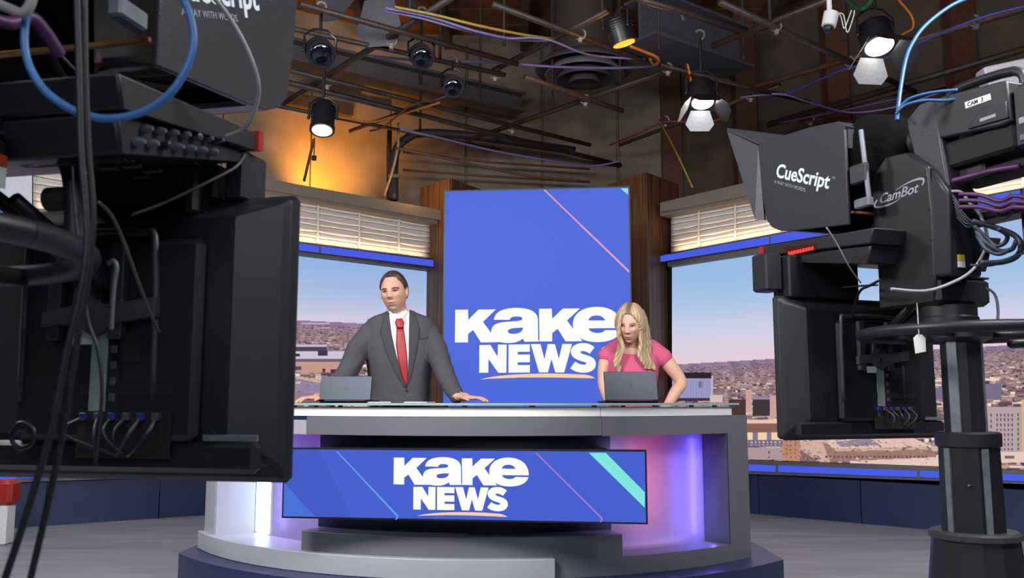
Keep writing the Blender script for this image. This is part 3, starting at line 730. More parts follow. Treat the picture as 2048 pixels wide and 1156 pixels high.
# tint lamps hidden in the two niches (RGB LED strips)
def niche(px, py, R, d, col, pw, sz=0.05):
    q = P(px, py, d); lamp('POINT', 'niche_led', q, (0, 0, 0), pw, col, sz)
def pol(R, t, z): x, y = arcp(R, t); return (x, y, z)
def led_strip(t, R, z, tt, RR, zz, w, h, pw, col):
    lamp('AREA', 'niche_led', pol(R, t, z), pol(RR, tt, zz), pw, col, w, h)
led_strip(40.9, 1.80, 0.62, 33.0, 1.73, 0.62, 0.02, 0.5, 1.9, (0.16, 0.12, 1.0))
led_strip(38.0, 1.87, 0.60, 36.5, 1.70, 0.60, 0.05, 0.4, 1.1, (0.12, 0.11, 1.0))
led_strip(27.5, 1.88, 0.66, 29.5, 1.70, 0.66, 0.06, 0.4, 0.95, (1.0, 0.13, 0.26))
led_strip(22.5, 1.88, 0.66, 22.5, 1.70, 0.64, 0.10, 0.4, 0.6, (0.62, 0.48, 1.0))
led_strip(31.0, 1.80, 0.345, 31.0, 1.73, 0.60, 0.5, 0.02, 0.4, (0.50, 0.40, 1.0))
led_strip(-45.5, 1.72, 0.62, -38.0, 1.66, 0.60, 0.02, 0.5, 0.9, (0.30, 0.28, 1.0))
led_strip(-38.0, 1.88, 0.66, -37.0, 1.66, 0.66, 0.08, 0.4, 1.3, (0.42, 0.20, 1.0))
led_strip(-47.5, 1.72, 0.62, -57.0, 1.80, 0.55, 0.02, 0.5, 0.22, (0.70, 0.75, 1.0))
# glass top on stand-offs
gt = thing('glass_top', 'clear glass worktop raised on small stand-offs above the white counter', 'glass top', (C[0], 4.9, 1.041))
glass = glass_mat('clear_glass', (226, 240, 236))
edge_m = mat('glass_edge', (150, 172, 172), 0.12, vary=0.02)
out = dshape(1.885, -59.5, 45.2, [(1.27, 5.27), (-1.73, 5.36)])
obj('pane', MB().prism(out, 2, 1.051, 1.063), glass, gt, smooth=25)
A2 = MB().arc(C, 1.885, 1.889, -59.5, 45.2, 1.0515, 1.0625, 40); obj('polished_edge', A2, edge_m, gt, smooth=25)
so_m = mat('standoff_metal', (236, 238, 240), 0.25, 0.2, vary=0.02)
for t, R in ((-50, 1.8), (-41, 1.8), (-34, 1.8), (-26, 1.8), (-17, 1.8), (-6.5, 1.8), (-3.5, 1.8), (7, 1.8), (17, 1.8), (28, 1.8), (36, 1.8), (42, 1.8), (-46, 1.4), (-36, 1.42), (-22, 1.3), (10, 1.3), (30, 1.45)):
    x, y = arcp(R, t); obj('standoff', MB().lathe([(0.010, 1.041), (0.013, 1.042), (0.013, 1.050), (0.010, 1.0512)], 12, (x, y, 0)), so_m, gt)
# long screen on the desk front
A_, B_ = P(570, 897.5, 4.30), P(1290.5, 903, 4.08)
nD = Vector(((B_ - A_).y, -(B_ - A_).x, 0)).normalized()
onD = lambda x, y: onplane(x, y, A_, nD)
ds = thing('desk_screen', 'long stretched screen with white lettering across the front of the news desk', 'screen', ((A_.x + B_.x) / 2, (A_.y + B_.y) / 2, 0.5))
zt = (A_.z + B_.z) / 2; zb = (onD(570, 1033).z + onD(1290.5, 1046.5).z) / 2
a0, b0, b1, a1 = [Vector((q.x, q.y, z)) for q, z in ((A_, zb), (B_, zb), (B_, zt), (A_, zt))]
def inset(k, o): s = (b0 - a0).normalized() * k; u = Vector((0, 0, k)); return [q + nD * o for q in (a0 - s - u, b0 + s - u, b1 + s + u, a1 - s + u)]
obj('cabinet', MB().hexa(inset(0.006, 0), inset(0.006, -0.05)), bezel_m, ds)
obj('picture', MB().hexa(inset(-0.002, 0.004), inset(-0.002, 0.001)), mat('desk_screen_blue', (68, 95, 206), emit=1.0), ds)
gd = mat('desk_screen_shade', (60, 78, 176), emit=1.0)
def shade_mb(loops): return flat(loops, onD, nD, 0.0045)
obj('graphic', shade_mb([pl((570.5, 900), (640, 900), (704, 1034.5), (633, 1034), (570.5, 967))]), mat('desk_screen_shade2', (66, 89, 198), emit=1.0), ds, smooth=False)
obj('graphic', shade_mb([pl((569.5, 967), (632, 1033.5), (569.5, 1032.5))]), mat('desk_screen_light', (72, 112, 214), emit=1.0), ds, smooth=False)
desk_fn = lambda x, y: onD(788.5 + (x / 5.389 - 20.8) * 0.8106, 915 + 0.8166 * (y / 5.389 - 29.7 + 0.009 * (x / 5.389 - 20.8)) + 0.0125 * (x / 5.389 - 20.8) * 0.81)
for g in GLYPHS: obj('letter', flat(g, desk_fn, nD, 0.006), logo_m, ds, smooth=False)
obj('swoosh', flat(SWOOSH, lambda x, y: desk_fn(420 + (x - 376) * 0.965, y + 12), nD, 0.006), swoosh_m, ds, smooth=False)
lb = mat('screen_sky_line', (104, 156, 236), emit=1.0); pk = mat('screen_rose_line', (176, 120, 190), emit=1.0)
obj('stripe', flat([pl((672.5, 902), (675.5, 902), (797.5, 1031), (797, 1036), (793, 1039.5), (791, 1039), (794.5, 1033))], onD, nD, 0.006), lb, ds, smooth=False)
obj('stripe', flat([pl((1070.5, 905), (1073.5, 905), (1205.5, 1036), (1205, 1040), (1202, 1044.5), (1200, 1044), (1202.5, 1037))], onD, nD, 0.006), pk, ds, smooth=False)
obj('stripe', flat([pl((1178, 905.5), (1211.5, 905.5), (1289.5, 984), (1289.5, 1015))], onD, nD, 0.006), mat('screen_mint', (128, 230, 222), emit=1.0), ds, smooth=False)

# laptops
lid_m = mat('laptop_lid', (26, 29, 36), 0.33, 0.8, vary=0.03, scale=200)
def laptop(px0, px1, pyt, d, label, skew):
    a, b = P(px0, 803, d), P(px1, 803, d); w = (b.x - a.x); ztop = P((px0 + px1) / 2, pyt, d - 0.06).z
    cx = (a.x + b.x) / 2
    root = thing('laptop', label, 'laptop', (cx, d, 1.063), math.radians(skew), local=True)
    h = ztop - 1.063 - 0.014; L = h * 1.027; lean = math.sqrt(max(L * L - h * h, 0.0001))
    obj('keyboard_base', MB().box((0, 0.105, 0.007), (w, 0.205, 0.014), bev=0.004), lid_m, root)
    t = Vector((0, 0.236 * h, h)).normalized(); n = Vector((0, t.z, -t.y)); n = -n if n.y > 0 else n
    q0 = Vector((-w / 2, 0.004, 0.014)); X = Vector((w, 0, 0))
    c4 = [q0, q0 + X, q0 + X + t * L, q0 + t * L]
    obj('lid', MB().hexa([q + n * 0.007 for q in c4], c4), lid_m, root, bevel=0.002)
    obj('display', MB().hexa([q0 + X * 0.03 + t * 0.01 - n * 0.001, q0 + X * 0.97 + t * 0.01 - n * 0.001, q0 + X * 0.97 + t * (L - 0.01) - n * 0.001, q0 + X * 0.03 + t * (L - 0.01) - n * 0.001], [q for q in (q0 + X * 0.03 + t * 0.01, q0 + X * 0.97 + t * 0.01, q0 + X * 0.97 + t * (L - 0.01), q0 + X * 0.03 + t * (L - 0.01))]), black_gloss, root)
    c = q0 + X * 0.5 + t * (L * 0.5) + n * 0.0073
    obj('badge', MB().box(c, (0.018, 0.001, 0.018), Matrix.Rotation(-0.232, 3, 'X')), black_gloss, root)
    obj('hinge', MB().tube([(-w * 0.4, 0.004, 0.012), (w * 0.4, 0.004, 0.012)], 0.006), black_gloss, root)
    return root
laptop(637, 742, 752, 4.98, 'open dark laptop in front of the man in the suit, lid towards us', -5.0)
laptop(1209.5, 1318, 743, 4.98, 'open dark laptop in front of the woman in pink, lid towards us', 6.6)
for (px, d, s, r, lb_) in ((755, 5.02, (0.12, 0.16), 0.3, 'white paper sheet lying beside the dark laptop of the man'), (840, 5.03, (0.13, 0.17), -0.2, 'white paper sheet lying near the left hand of the man')):
    q = P(px, 803, d)
    tag(obj('paper_sheet', MB().box((q.x, q.y, 1.066), (s[0], s[1], 0.005), Matrix.Rotation(r, 3, 'Z')), paper), lb_, 'paper', 'papers on the glass')
# ------------------------------------------------------------------ people
skin_m = attr_mat('skin', 0.5, spec=0.3, sss=0.08)
hairdark = mat('hair_dark_brown', (54, 40, 34), 0.6, bump=0.8, scale=90, vary=0.35, stretch=(1, 0.25, 0.5))
blonde_m = attr_mat('hair_blonde', 0.42, spec=0.35)
eye_w = mat('eye_white', (198, 190, 186), 0.3, vary=0.01); iris_m = mat('iris_dark', (50, 42, 40), 0.25, vary=0.05)
def gss(x, s): return math.exp(-(x / s) ** 2)
def head_shape(n, W, D, H, fem):
    nx, ny, nz = n
    t = max(0.0, -nz); u = max(0.0, nz)
    x = W * nx * (1 - (0.24 if not fem else 0.40) * t ** 1.7 * (0.55 + 0.45 * max(0, ny)))
    y = D * ny; z = H * nz
    if ny > 0: y *= 1 - 0.10 * t
    else: y *= (1 - 0.30 * t ** 1.5) * 1.02
    if ny > 0: x *= 1 + 0.03 * ny
    f = max(0.0, ny); fm = min(1.0, f * 1.6)
    zz, ax = z / H, abs(x) / W
    d = 0.0
    nose = gss(x / W, 0.17) * (max(0, 1 - abs(zz + 0.25) / 0.40) ** 0.8 * (0.75 if zz > -0.25 else 1.0)) if -0.5 < zz < 0.18 else 0
    if zz < -0.25: nose *= max(0, 1 - (-0.25 - zz) / 0.16)
    d += (0.023 if not fem else 0.019) * nose
    d += 0.0055 * gss(x / W, 0.22) * gss(zz + 0.24, 0.06) * (1.0)
    d += 0.004 * gss(ax - 0.2, 0.08) * gss(zz + 0.27, 0.05)
    ez = 0.0 if not fem else 0.03
    d -= 0.012 * gss(ax - 0.44, 0.20) * gss(zz - ez, 0.11)
    d += (0.006 if not fem else 0.002) * gss(ax - 0.40, 0.34) * gss(zz - ez - 0.14, 0.07)
    d += 0.005 * gss(ax - 0.62, 0.2) * gss(zz + 0.16, 0.14)
    d += 0.0075 * gss(x / W, 0.32) * gss(zz + 0.50, 0.055) + 0.0085 * gss(x / W, 0.28) * gss(zz + 0.61, 0.055)
    d -= 0.004 * gss(x / W, 0.40) * gss(zz + 0.555, 0.022)
    d -= 0.004 * gss(x / W, 0.35) * gss(zz + 0.72, 0.05)
    d += 0.012 * gss(x / W, 0.35) * gss(zz + 0.88, 0.12)
    y += d * fm
    return Vector((x, y, z))
def sph(nu, nv):
    for i in range(nv + 1):
        t = math.pi * (i + 0.001) / (nv + 0.002)
        for k in range(nu):
            a = 2 * math.pi * k / nu; yield (math.sin(t) * math.cos(a), math.sin(t) * math.sin(a), -math.cos(t))
def head_mb(mb, M, c, W, D, H, fem):
    nu, nv = 96, 96
    vs = [M @ head_shape(n, W, D, H, fem) + c for n in sph(nu, nv)]
    fs = [(i * nu + k, i * nu + (k + 1) % nu, (i + 1) * nu + (k + 1) % nu, (i + 1) * nu + k) for i in range(nv) for k in range(nu)]
    fs += [tuple(reversed(range(nu))), tuple(range(nv * nu, nv * nu + nu))]
    mb.add(vs, fs)
    for s in (-1, 1):
        mb.ell(M @ Vector((s * W * 0.99, -0.006, -0.004)) + c, 0.011, 0.019, 0.031, M @ Matrix.Rotation(s * -0.35, 3, 'Z') @ Matrix.Rotation(0.15, 3, 'X'), 12, 8)
        mb.ell(M @ Vector((s * W * 1.04, -0.010, 0.008)) + c, 0.007, 0.013, 0.020, M @ Matrix.Rotation(s * -0.45, 3, 'Z'), 10, 8)
def frame(yaw, pitch, roll):
    # local: x = image right, y = out of the face, z = up; faces -Y of the world when all angles are 0
    B = Matrix(((1, 0, 0), (0, -1, 0), (0, 0, 1)))
    B = Matrix(((-1, 0, 0), (0, -1, 0), (0, 0, 1)))
    return Matrix.Rotation(math.radians(yaw), 3, 'Z') @ Matrix.Rotation(math.radians(roll), 3, 'Y') @ Matrix.Rotation(math.radians(-pitch), 3, 'X').inverted() @ B
def skin_cols(me, org, M, c, W, D, H, base, fem):
    n = len(me.vertices); co = np.empty(n * 3, np.float32); me.vertices.foreach_get('co', co); co = co.reshape(-1, 3)
    Mi = np.array(M.inverted()); l = (co - np.array(c)) @ Mi.T
    X, Y, Z = l[:, 0] / W, l[:, 1] / D, l[:, 2] / H; ax = np.abs(X)
    near = (np.linalg.norm(l, axis=1) < 0.17) & (Y > 0.25)
    g = lambda v, s: np.exp(-(v / s) ** 2)
    col = np.tile(np.array(base, float), (n, 1))
    def mixin(w, rgb):
        w = np.clip(w, 0, 1)[:, None] * near[:, None]; col[:] = col * (1 - w) + np.array(rgb) * w
    mixin(0.35 * g(ax - 0.55, 0.25) * g(Z + 0.28, 0.16), (214, 140, 124))
    mixin(0.30 * g(X, 0.2) * g(Z + 0.27, 0.08), (206, 132, 116))
    lips = g(X, 0.27) * g(Z + 0.555, 0.055)
    mixin(1.5 * np.clip(lips - 0.25, 0, 1), (176, 92, 88) if fem else (178, 112, 100))
    mixin(1.2 * np.clip(g(X, 0.30) * g(Z + 0.555, 0.014) - 0.2, 0, 1), (110, 60, 56))
    ez = 0.0 if not fem else 0.03
    brow = g((Z - ez - 0.165 + 0.10 * (ax - 0.45) ** 2 * 4), 0.035 if not fem else 0.025) * (ax > 0.18) * (ax < 0.72)
    mixin(1.3 * brow, (74, 52, 42) if not fem else (138, 104, 80))
    mixin(0.55 * g(ax - 0.44, 0.2) * g(Z - ez - 0.045, 0.05), (150, 104, 90) if fem else (160, 116, 100))
    mixin(1.5 * g(ax - 0.44, 0.17) * g(Z - ez - 0.022 - 0.02 * g(ax - 0.44, 0.15), 0.026), (48, 36, 34))
    if not fem: mixin(0.22 * g(X, 0.75) * g(Z + 0.72, 0.26), (150, 122, 112))
    set_col(me, nlin(col))
def eyes(root, M, c, W, D, H, look=(0, 0), openz=1.0):
    ez = 0.0 if openz > 0.7 else 0.03
    for s in (-1, 1):
        p = head_shape(Vector((s * 0.44, 0.86, ez)).normalized(), W, D, H, False)
        e = M @ (Vector((s * 0.44 * W, p.y - 0.0045, (ez - 0.012) * H))) + c
        ey = obj('eye', MB().ell(e, 0.0125, 0.008, 0.0052 * openz, M, 14, 10), eye_w, root, smooth=True)
        obj('iris', MB().ell(e + M @ Vector((look[0], 0.0052, look[1])), 0.0046, 0.0036, 0.0044 * openz, M, 12, 8), iris_m, ey, smooth=True)
def hand(mb, wrist, fwd, nrm, thumb_side, s=1.0, curl=0.25, spread=0.14):
    f = Vector(fwd).normalized(); n = Vector(nrm); n = (n - f * n.dot(f)).normalized(); w = f.cross(n) * thumb_side
    wr = Vector(wrist); p0 = wr + f * 0.02 * s
    for k in range(4):      # palm as four metacarpal ridges
        off = (0.030 - 0.020 * k) * s
        mb.limb([p0 + w * off * 0.6, p0 + f * 0.075 * s + w * off], [0.016 * s, 0.0115 * s], 10, 3)
    mb.limb([wr - f * 0.01, p0 + f * 0.03 * s], [0.024 * s, 0.024 * s], 10, 2)
    for k, L in enumerate((0.070, 0.080, 0.074, 0.058)):
        off = (0.030 - 0.020 * k) * s; a = spread * (1.5 - k)
        d = (f * math.cos(a) + w * math.sin(a)).normalized(); b = p0 + f * 0.078 * s + w * off
        j1 = b + (d * math.cos(curl * 0.2) + n * 0.10) * L * 0.42 * s
        j2 = j1 + (d * math.cos(curl) - n * math.sin(curl)) * L * 0.33 * s
        j3 = j2 + (d * math.cos(curl * 1.6) - n * math.sin(curl * 1.6)) * L * 0.27 * s
        mb.limb([b, j1, j2, j3], [0.0098 * s, 0.0090 * s, 0.0082 * s, 0.0068 * s], 10, 3)
    tb = p0 + w * 0.024 * s + f * 0.012 * s
    t1 = tb + (w * 0.75 + f * 0.65 - n * 0.1).normalized() * 0.040 * s; t2 = t1 + (w * 0.35 + f * 0.9 - n * 0.25).normalized() * 0.030 * s
    mb.limb([tb, t1, t2], [0.0135 * s, 0.0105 * s, 0.0082 * s], 10, 3)
def bvh_of(me): return BVHTree.FromPolygons([v.co.copy() for v in me.vertices], [tuple(p.vertices) for p in me.polygons])
def patch(bvh, Lp, Rp, off, rows=16, cols=6, d0=5.4, thick=0.003, bow=0.0):
    def at(pl_, t):
        x = t * (len(pl_) - 1); i = min(int(x), len(pl_) - 2); f = x - i
        return (pl_[i][0] + (pl_[i + 1][0] - pl_[i][0]) * f, pl_[i][1] + (pl_[i + 1][1] - pl_[i][1]) * f)
    mb = MB(); vs = []; last = None
    for r in range(rows + 1):
        a, b = at(Lp, r / rows), at(Rp, r / rows)
        for c in range(cols + 1):
            s = c / cols; px, py = a[0] + (b[0] - a[0]) * s, a[1] + (b[1] - a[1]) * s
            dr = ray(px, py).normalized(); h = bvh.ray_cast(EYE, dr)
            dist = h[3] if h[0] is not None and abs(h[3] - d0) < 0.6 else (last if last else d0)
            last = dist
            vs.append(EYE + dr * (dist - off - bow * math.sin(math.pi * s)))
    n = len(vs); w = cols + 1
    back = [v + (v - EYE).normalized() * thick for v in vs]
    fs = []
    for r in range(rows):
        for c in range(cols):
            q = (r * w + c, r * w + c + 1, (r + 1) * w + c + 1, (r + 1) * w + c); fs.append(q); fs.append(tuple(n + i for i in reversed(q)))
    rim = [c for c in range(w)] + [r * w + cols for r in range(1, rows + 1)] + [rows * w + c for c in range(cols - 1, -1, -1)] + [r * w for r in range(rows - 1, 0, -1)]
    for i in range(len(rim)):
        a, b = rim[i], rim[(i + 1) % len(rim)]; fs.append((a, b, n + b, n + a))
    return mb.add(vs + back, fs)

# ---- the man
mr = thing('person', 'man in a charcoal suit and red tie leaning with both hands on the desk', 'person', (P(800, 803, 5.45).x, 5.45, 0))
mx = mr.location.x; md = 5.44
hc = P(788.5, 585, 5.36); HM = frame(-10, 4, -4.5); HW, HD, HH = 0.076, 0.098, 0.121
sh_l, el_l, wr_l = P(743, 664, 5.44), P(700, 735, 5.24), P(652, 789, 5.08)
sh_r, el_r, wr_r = P(853, 662, 5.46), P(884, 733, 5.26), P(915, 794, 5.12)
body = MB()
head_mb(body, HM, hc, HW, HD, HH, False)
nb = P(797, 640, 5.45)
body.limb([nb - Vector((0, 0, 0.06)), nb, hc + Vector((0.006, 0.03, -0.05))], [0.075, 0.060, 0.058], 20, 4)
body.loft([(mx, md, 0.86, 0.14, 0.09), (mx, md, 1.05, 0.15, 0.095), (mx - 0.005, md, 1.28, 0.165, 0.10), (mx - 0.006, md, 1.44, 0.17, 0.09), (mx - 0.006, md, 1.54, 0.13, 0.06)], 24)
AL = [sh_l, P(716, 700, 5.38), el_l, P(678, 764, 5.15), wr_l]; AR = [sh_r, P(872, 700, 5.40), el_r, P(898, 765, 5.18), wr_r]
body.limb(AL, [0.046, 0.046, 0.042, 0.036, 0.029], 14, 5); body.limb(AR, [0.046, 0.046, 0.042, 0.036, 0.029], 14, 5)
hl_w = P(652, 795, 5.08); hl_w.z = 1.063 + 0.036
hr_w = P(914, 797, 5.11); hr_w.z = 1.063 + 0.036
body.limb([wr_l, hl_w], [0.030, 0.026], 12, 3); body.limb([wr_r, hr_w], [0.030, 0.027], 12, 3)
hand(body, hl_w, (-0.8, -0.5, -0.10), (0, 0, 1), -1, 1.02, 0.35, 0.16)
hand(body, hr_w, (0.93, -0.25, -0.09), (0, 0, 1), 1, 1.05, 0.25, 0.10)
for s in (-1, 1):
    body.limb([Vector((mx + s * 0.09, md, 0.90)), Vector((mx + s * 0.12, md - 0.01, 0.48)), Vector((mx + s * 0.13, md + 0.03, 0.09))], [0.085, 0.055, 0.04], 14, 4)
    body.limb([Vector((mx + s * 0.13, md + 0.05, 0.045)), Vector((mx + s * 0.15, md - 0.15, 0.035))], [0.036, 0.03], 12, 3)
me = remesh(body, 0.0034, 3, 0.4); skin_cols(me, None, HM, hc, HW, HD, HH, (206, 160, 138), False)
link_mesh('body', me, skin_m, mr)
eyes(mr, HM, hc, HW, HD, HH, (0.003, -0.0005), 0.9)
# short hair: a shell over the scalp
def hair_short(root):
    nu, nv = 96, 72; key = [(0, 0.70), (20, 0.71), (38, 0.68), (50, 0.52), (60, 0.36), (66, 0.22), (76, -0.02), (86, 0.02), (92, 0.16), (106, 0.16), (118, -0.08), (130, -0.50), (180, -0.62)]
    ka, kz = [k[0] for k in key], [k[1] for k in key]; vs = []; inside = []; rs = random.Random(4)
    for n in sph(nu, nv):
        az = abs(math.degrees(math.atan2(n[0], n[1]))); lim = float(np.interp(az, ka, kz)); m = n[2] - lim
        p = head_shape(n, HW, HD, HH, False); inside.append(m > -0.06)
        t = -0.006 + 0.018 * min(1, max(0, m + 0.03) * 3.2) + rs.uniform(-0.0006, 0.0006)
        if n[2] > 0.5 and n[1] > 0.1: t += 0.004 * n[1]
        vs.append(HM @ (p + Vector(n) * t) + hc)
    fs = []
    for i in range(nv):
        for k in range(nu):
            q = (i * nu + k, i * nu + (k + 1) % nu, (i + 1) * nu + (k + 1) % nu, (i + 1) * nu + k)
            if all(inside[j] for j in q): fs.append(q)
    fs.append(tuple(range(nv * nu, nv * nu + nu)))
    mb = MB().add(vs, fs); o = obj('hair', mb, hairdark, root, smooth=True)
hair_short(mr)
suit = mat('suit_charcoal_wool', (78, 78, 82), 0.85, bump=0.12, scale=220, vary=0.06, spec=0.15)
suit_d = mat('suit_lapel', (70, 70, 74), 0.85, bump=0.12, scale=220, vary=0.06, spec=0.15)
shirt = mat('shirt_white', (226, 224, 222), 0.8, vary=0.02); tie_m = mat('tie_red_silk', (156, 26, 36), 0.45, bump=0.15, scale=260, vary=0.18)
jk = MB()
x0 = mx
jk.loft([(x0, md, 0.66, 0.205, 0.15), (x0, md, 0.86, 0.196, 0.142), (x0, md, 1.03, 0.178, 0.128), (x0 - 0.002, md, 1.16, 0.183, 0.130), (x0 - 0.004, md, 1.30, 0.198, 0.136), (x0 - 0.005, md, 1.40, 0.204, 0.128),
         (x0 - 0.005, md, 1.48, 0.206, 0.114), (x0 - 0.005, md, 1.535, 0.210, 0.100), (x0 - 0.005, md, 1.563, 0.196, 0.090), (x0 - 0.005, md + 0.005, 1.585, 0.155, 0.080), (x0 - 0.005, md + 0.01, 1.602, 0.108, 0.072), (x0 - 0.006, md + 0.015, 1.622, 0.068, 0.062)], 36, 2.5)
jk.limb(AL[:4] + [wr_l + Vector((0.012, 0.02, 0.012))], [0.070, 0.071, 0.063, 0.055, 0.047], 22, 6)
jk.limb(AR[:4] + [wr_r + Vector((-0.006, 0.01, 0.006))], [0.070, 0.070, 0.061, 0.053, 0.044], 22, 6)
jm = remesh(jk, 0.006, 7, 0.5)
rs_ = np.random.RandomState(2)
nv_ = [(v.co.copy(), v.normal.copy()) for v in jm.vertices]; out_ = []
for q, nn_ in nv_:       # soft cloth folds near elbows, armpits and the waist
    w = math.sin(q.z * 62 + 9 * math.sin(q.x * 11)) * 0.0028
    k = max(gss((q - el_l).length, 0.10), gss((q - el_r).length, 0.10), 0.5 * gss(q.z - 1.12, 0.09), 0.5 * gss(q.z - 1.38, 0.06) * (abs(q.x - mx) > 0.13))
    out_ += tuple(q + nn_ * w * k)
jm.vertices.foreach_set('co', out_); jm.update()
bj = bvh_of(jm)
link_mesh('jacket', jm, suit, mr)
obj('shirt', patch(bj, [(777, 622), (781, 668), (790, 712), (801, 752), (811, 772)], [(819, 620), (820, 668), (819, 712), (816, 752), (813, 772)], 0.004, 18, 8, 5.3), shirt, mr, smooth=True)
obj('tie', patch(bj, [(793, 654), (792, 690), (796, 722), (803, 750), (811, 771)], [(807, 654), (812, 690), (815, 722), (816, 752), (814, 771)], 0.010, 16, 6, 5.3, 0.005, 0.004), tie_m, mr, smooth=True)
obj('tie_knot', patch(bj, [(789, 638), (790, 645), (793, 656)], [(807, 636), (808, 644), (807, 656)], 0.016, 6, 6, 5.3, 0.010, 0.007), tie_m, mr, smooth=True)
obj('lapel', patch(bj, [(768, 630), (760, 662), (772, 705), (792, 748), (809, 775)], [(777, 622), (783, 668), (792, 708), (803, 750), (812.5, 776)], 0.007, 18, 5, 5.3, 0.005, 0.002), suit_d, mr, smooth=True)
obj('lapel', patch(bj, [(819, 620), (818, 668), (817.5, 708), (816, 750), (812, 776)], [(829, 622), (840, 660), (833, 705), (823, 750), (813, 776)], 0.007, 18, 5, 5.3, 0.005, 0.002), suit_d, mr, smooth=True)
obj('pocket_welt', patch(bj, [(836, 676.5), (836, 679.5)], [(857, 673.5), (857, 676.5)], 0.003, 2, 6, 5.3, 0.003), suit_d, mr, smooth=True)
nk = P(797.5, 634, 5.44)
for s, a in ((-1, P(777, 623, 5.385)), (1, P(818, 621, 5.395))):
    tip = P(790 if s < 0 else 808, 645, 5.315); mid = P(793 if s < 0 else 804, 634, 5.33); back = Vector((a.x, 5.47, a.z + 0.012))
    t = Vector((0, 0, 0.03)); tt = Vector((-s * 0.004, -0.004, 0))
    q = [a - t * 0.6, tip, mid + Vector((0, 0, -0.004)), a + t * 0.35]
    obj('collar', MB().hexa(q, [w + Vector((0, 0.006, 0.001)) for w in q]), shirt, mr)
obj('collar', MB().loft([(nk.x, nk.y - 0.004, 1.585, 0.074, 0.072), (nk.x, nk.y - 0.002, 1.612, 0.069, 0.068), (nk.x, nk.y + 0.004, 1.626, 0.064, 0.062)], 28, 2.1), shirt, mr, smooth=60)
for w_, e_ in ((wr_l, hl_w), (wr_r, hr_w)):
    obj('cuff', MB().tube([w_ + Vector((0, 0, 0.004)), w_.lerp(e_, 0.55)], 0.036, 16), shirt, mr)
obj('button', MB().ell(P(813.5, 781, 5.305), 0.007, 0.004, 0.007), black_gloss, mr)
trousers = MB()
for s in (-1, 1): trousers.limb([Vector((mx + s * 0.085, md, 0.88)), Vector((mx + s * 0.12, md - 0.01, 0.48)), Vector((mx + s * 0.13, md + 0.03, 0.10))], [0.112, 0.085, 0.075], 18, 5)
link_mesh('trousers', remesh(trousers, 0.012, 4), suit, mr)
for s in (-1, 1): obj('shoe', MB().limb([Vector((mx + s * 0.13, md + 0.06, 0.05)), Vector((mx + s * 0.14, md - 0.06, 0.052)), Vector((mx + s * 0.15, md - 0.18, 0.042))], [0.045, 0.05, 0.04], 14, 4), black_gloss, mr, smooth=True)

# ---- the woman
wd = 5.47; wx = P(1266, 803, wd).x
wm = thing('person', 'blonde woman in a pink dress behind the desk, hand on hip, looking down', 'person', (wx, wd, 0))
hc = P(1261, 650, 5.36); HMw = frame(-20, 14, 4); Ww, Dw, Hw = 0.069, 0.092, 0.113
body = MB(); head_mb(body, HMw, hc, Ww, Dw, Hw, True)
nb = P(1268, 702, 5.46)
body.limb([nb - Vector((0, 0, 0.04)), nb, hc + Vector((0.008, 0.035, -0.045))], [0.062, 0.047, 0.046], 20, 4)
body.loft([(wx, wd, 0.84, 0.14, 0.08), (wx, wd, 1.02, 0.105, 0.07), (wx, wd - 0.005, 1.22, 0.125, 0.08), (wx + 0.002, wd, 1.30, 0.13, 0.080), (wx + 0.003, wd, 1.345, 0.115, 0.088), (wx + 0.003, wd, 1.38, 0.10, 0.074), (wx + 0.003, wd, 1.41, 0.075, 0.056)], 24)
s1, e1, w1 = P(1214, 706, 5.47), P(1207, 768, 5.44), P(1225, 822, 5.32)
s2, e2, w2 = P(1319, 707, 5.48), P(1362, 765, 5.46), P(1333, 815, 5.36)
body.limb([s1, s1.lerp(e1, 0.5) + Vector((-0.006, 0, 0)), e1, e1.lerp(w1, 0.4), w1], [0.044, 0.040, 0.034, 0.034, 0.024], 16, 5)
body.limb([s2, s2.lerp(e2, 0.5) + Vector((0.006, 0, 0.004)), e2, e2.lerp(w2, 0.4), w2], [0.048, 0.044, 0.036, 0.036, 0.025], 16, 5)
hand(body, w1, (0.55, 0.25, -0.75), (-0.7, -0.5, -0.1), 1, 0.92, 0.4)
hand(body, w2, (-0.75, 0.25, -0.55), (0.6, -0.7, 0.2), -1, 0.92, 0.4)
for s in (-1, 1):
    body.limb([Vector((wx + s * 0.085, wd, 0.86)), Vector((wx + s * 0.09, wd - 0.01, 0.46)), Vector((wx + s * 0.09, wd + 0.03, 0.09))], [0.09, 0.052, 0.034], 14, 5)
    body.limb([Vector((wx + s * 0.09, wd + 0.05, 0.07)), Vector((wx + s * 0.10, wd - 0.13, 0.03))], [0.034, 0.024], 12, 3)
me = remesh(body, 0.0034, 3, 0.4); skin_cols(me, None, HMw, hc, Ww, Dw, Hw, (216, 172, 150), True)
link_mesh('body', me, skin_m, wm)
eyes(wm, HMw, hc, Ww, Dw, Hw, (0.002, -0.002), 0.55)
pink = mat('dress_pink', (204, 92, 128), 0.75, bump=0.08, scale=160, vary=0.05, spec=0.2)
dr = MB()
dr.loft([(wx, wd, 0.46, 0.21, 0.14), (wx, wd, 0.70, 0.195, 0.14), (wx, wd, 0.88, 0.178, 0.125), (wx, wd, 1.04, 0.130, 0.10), (wx, wd - 0.004, 1.14, 0.140, 0.108), (wx + 0.001, wd - 0.008, 1.235, 0.153, 0.120), (wx + 0.002, wd - 0.004, 1.31, 0.158, 0.108),
         (wx + 0.003, wd + 0.004, 1.345, 0.162, 0.096), (wx + 0.003, wd + 0.020, 1.372, 0.155, 0.078), (wx + 0.004, wd + 0.032, 1.398, 0.130, 0.060), (wx + 0.004, wd + 0.036, 1.412, 0.098, 0.044)], 36, 2.3)
dr.limb([P(1236, 694, wd), s1.lerp(e1, 0.10)], [0.052, 0.055], 18, 4)
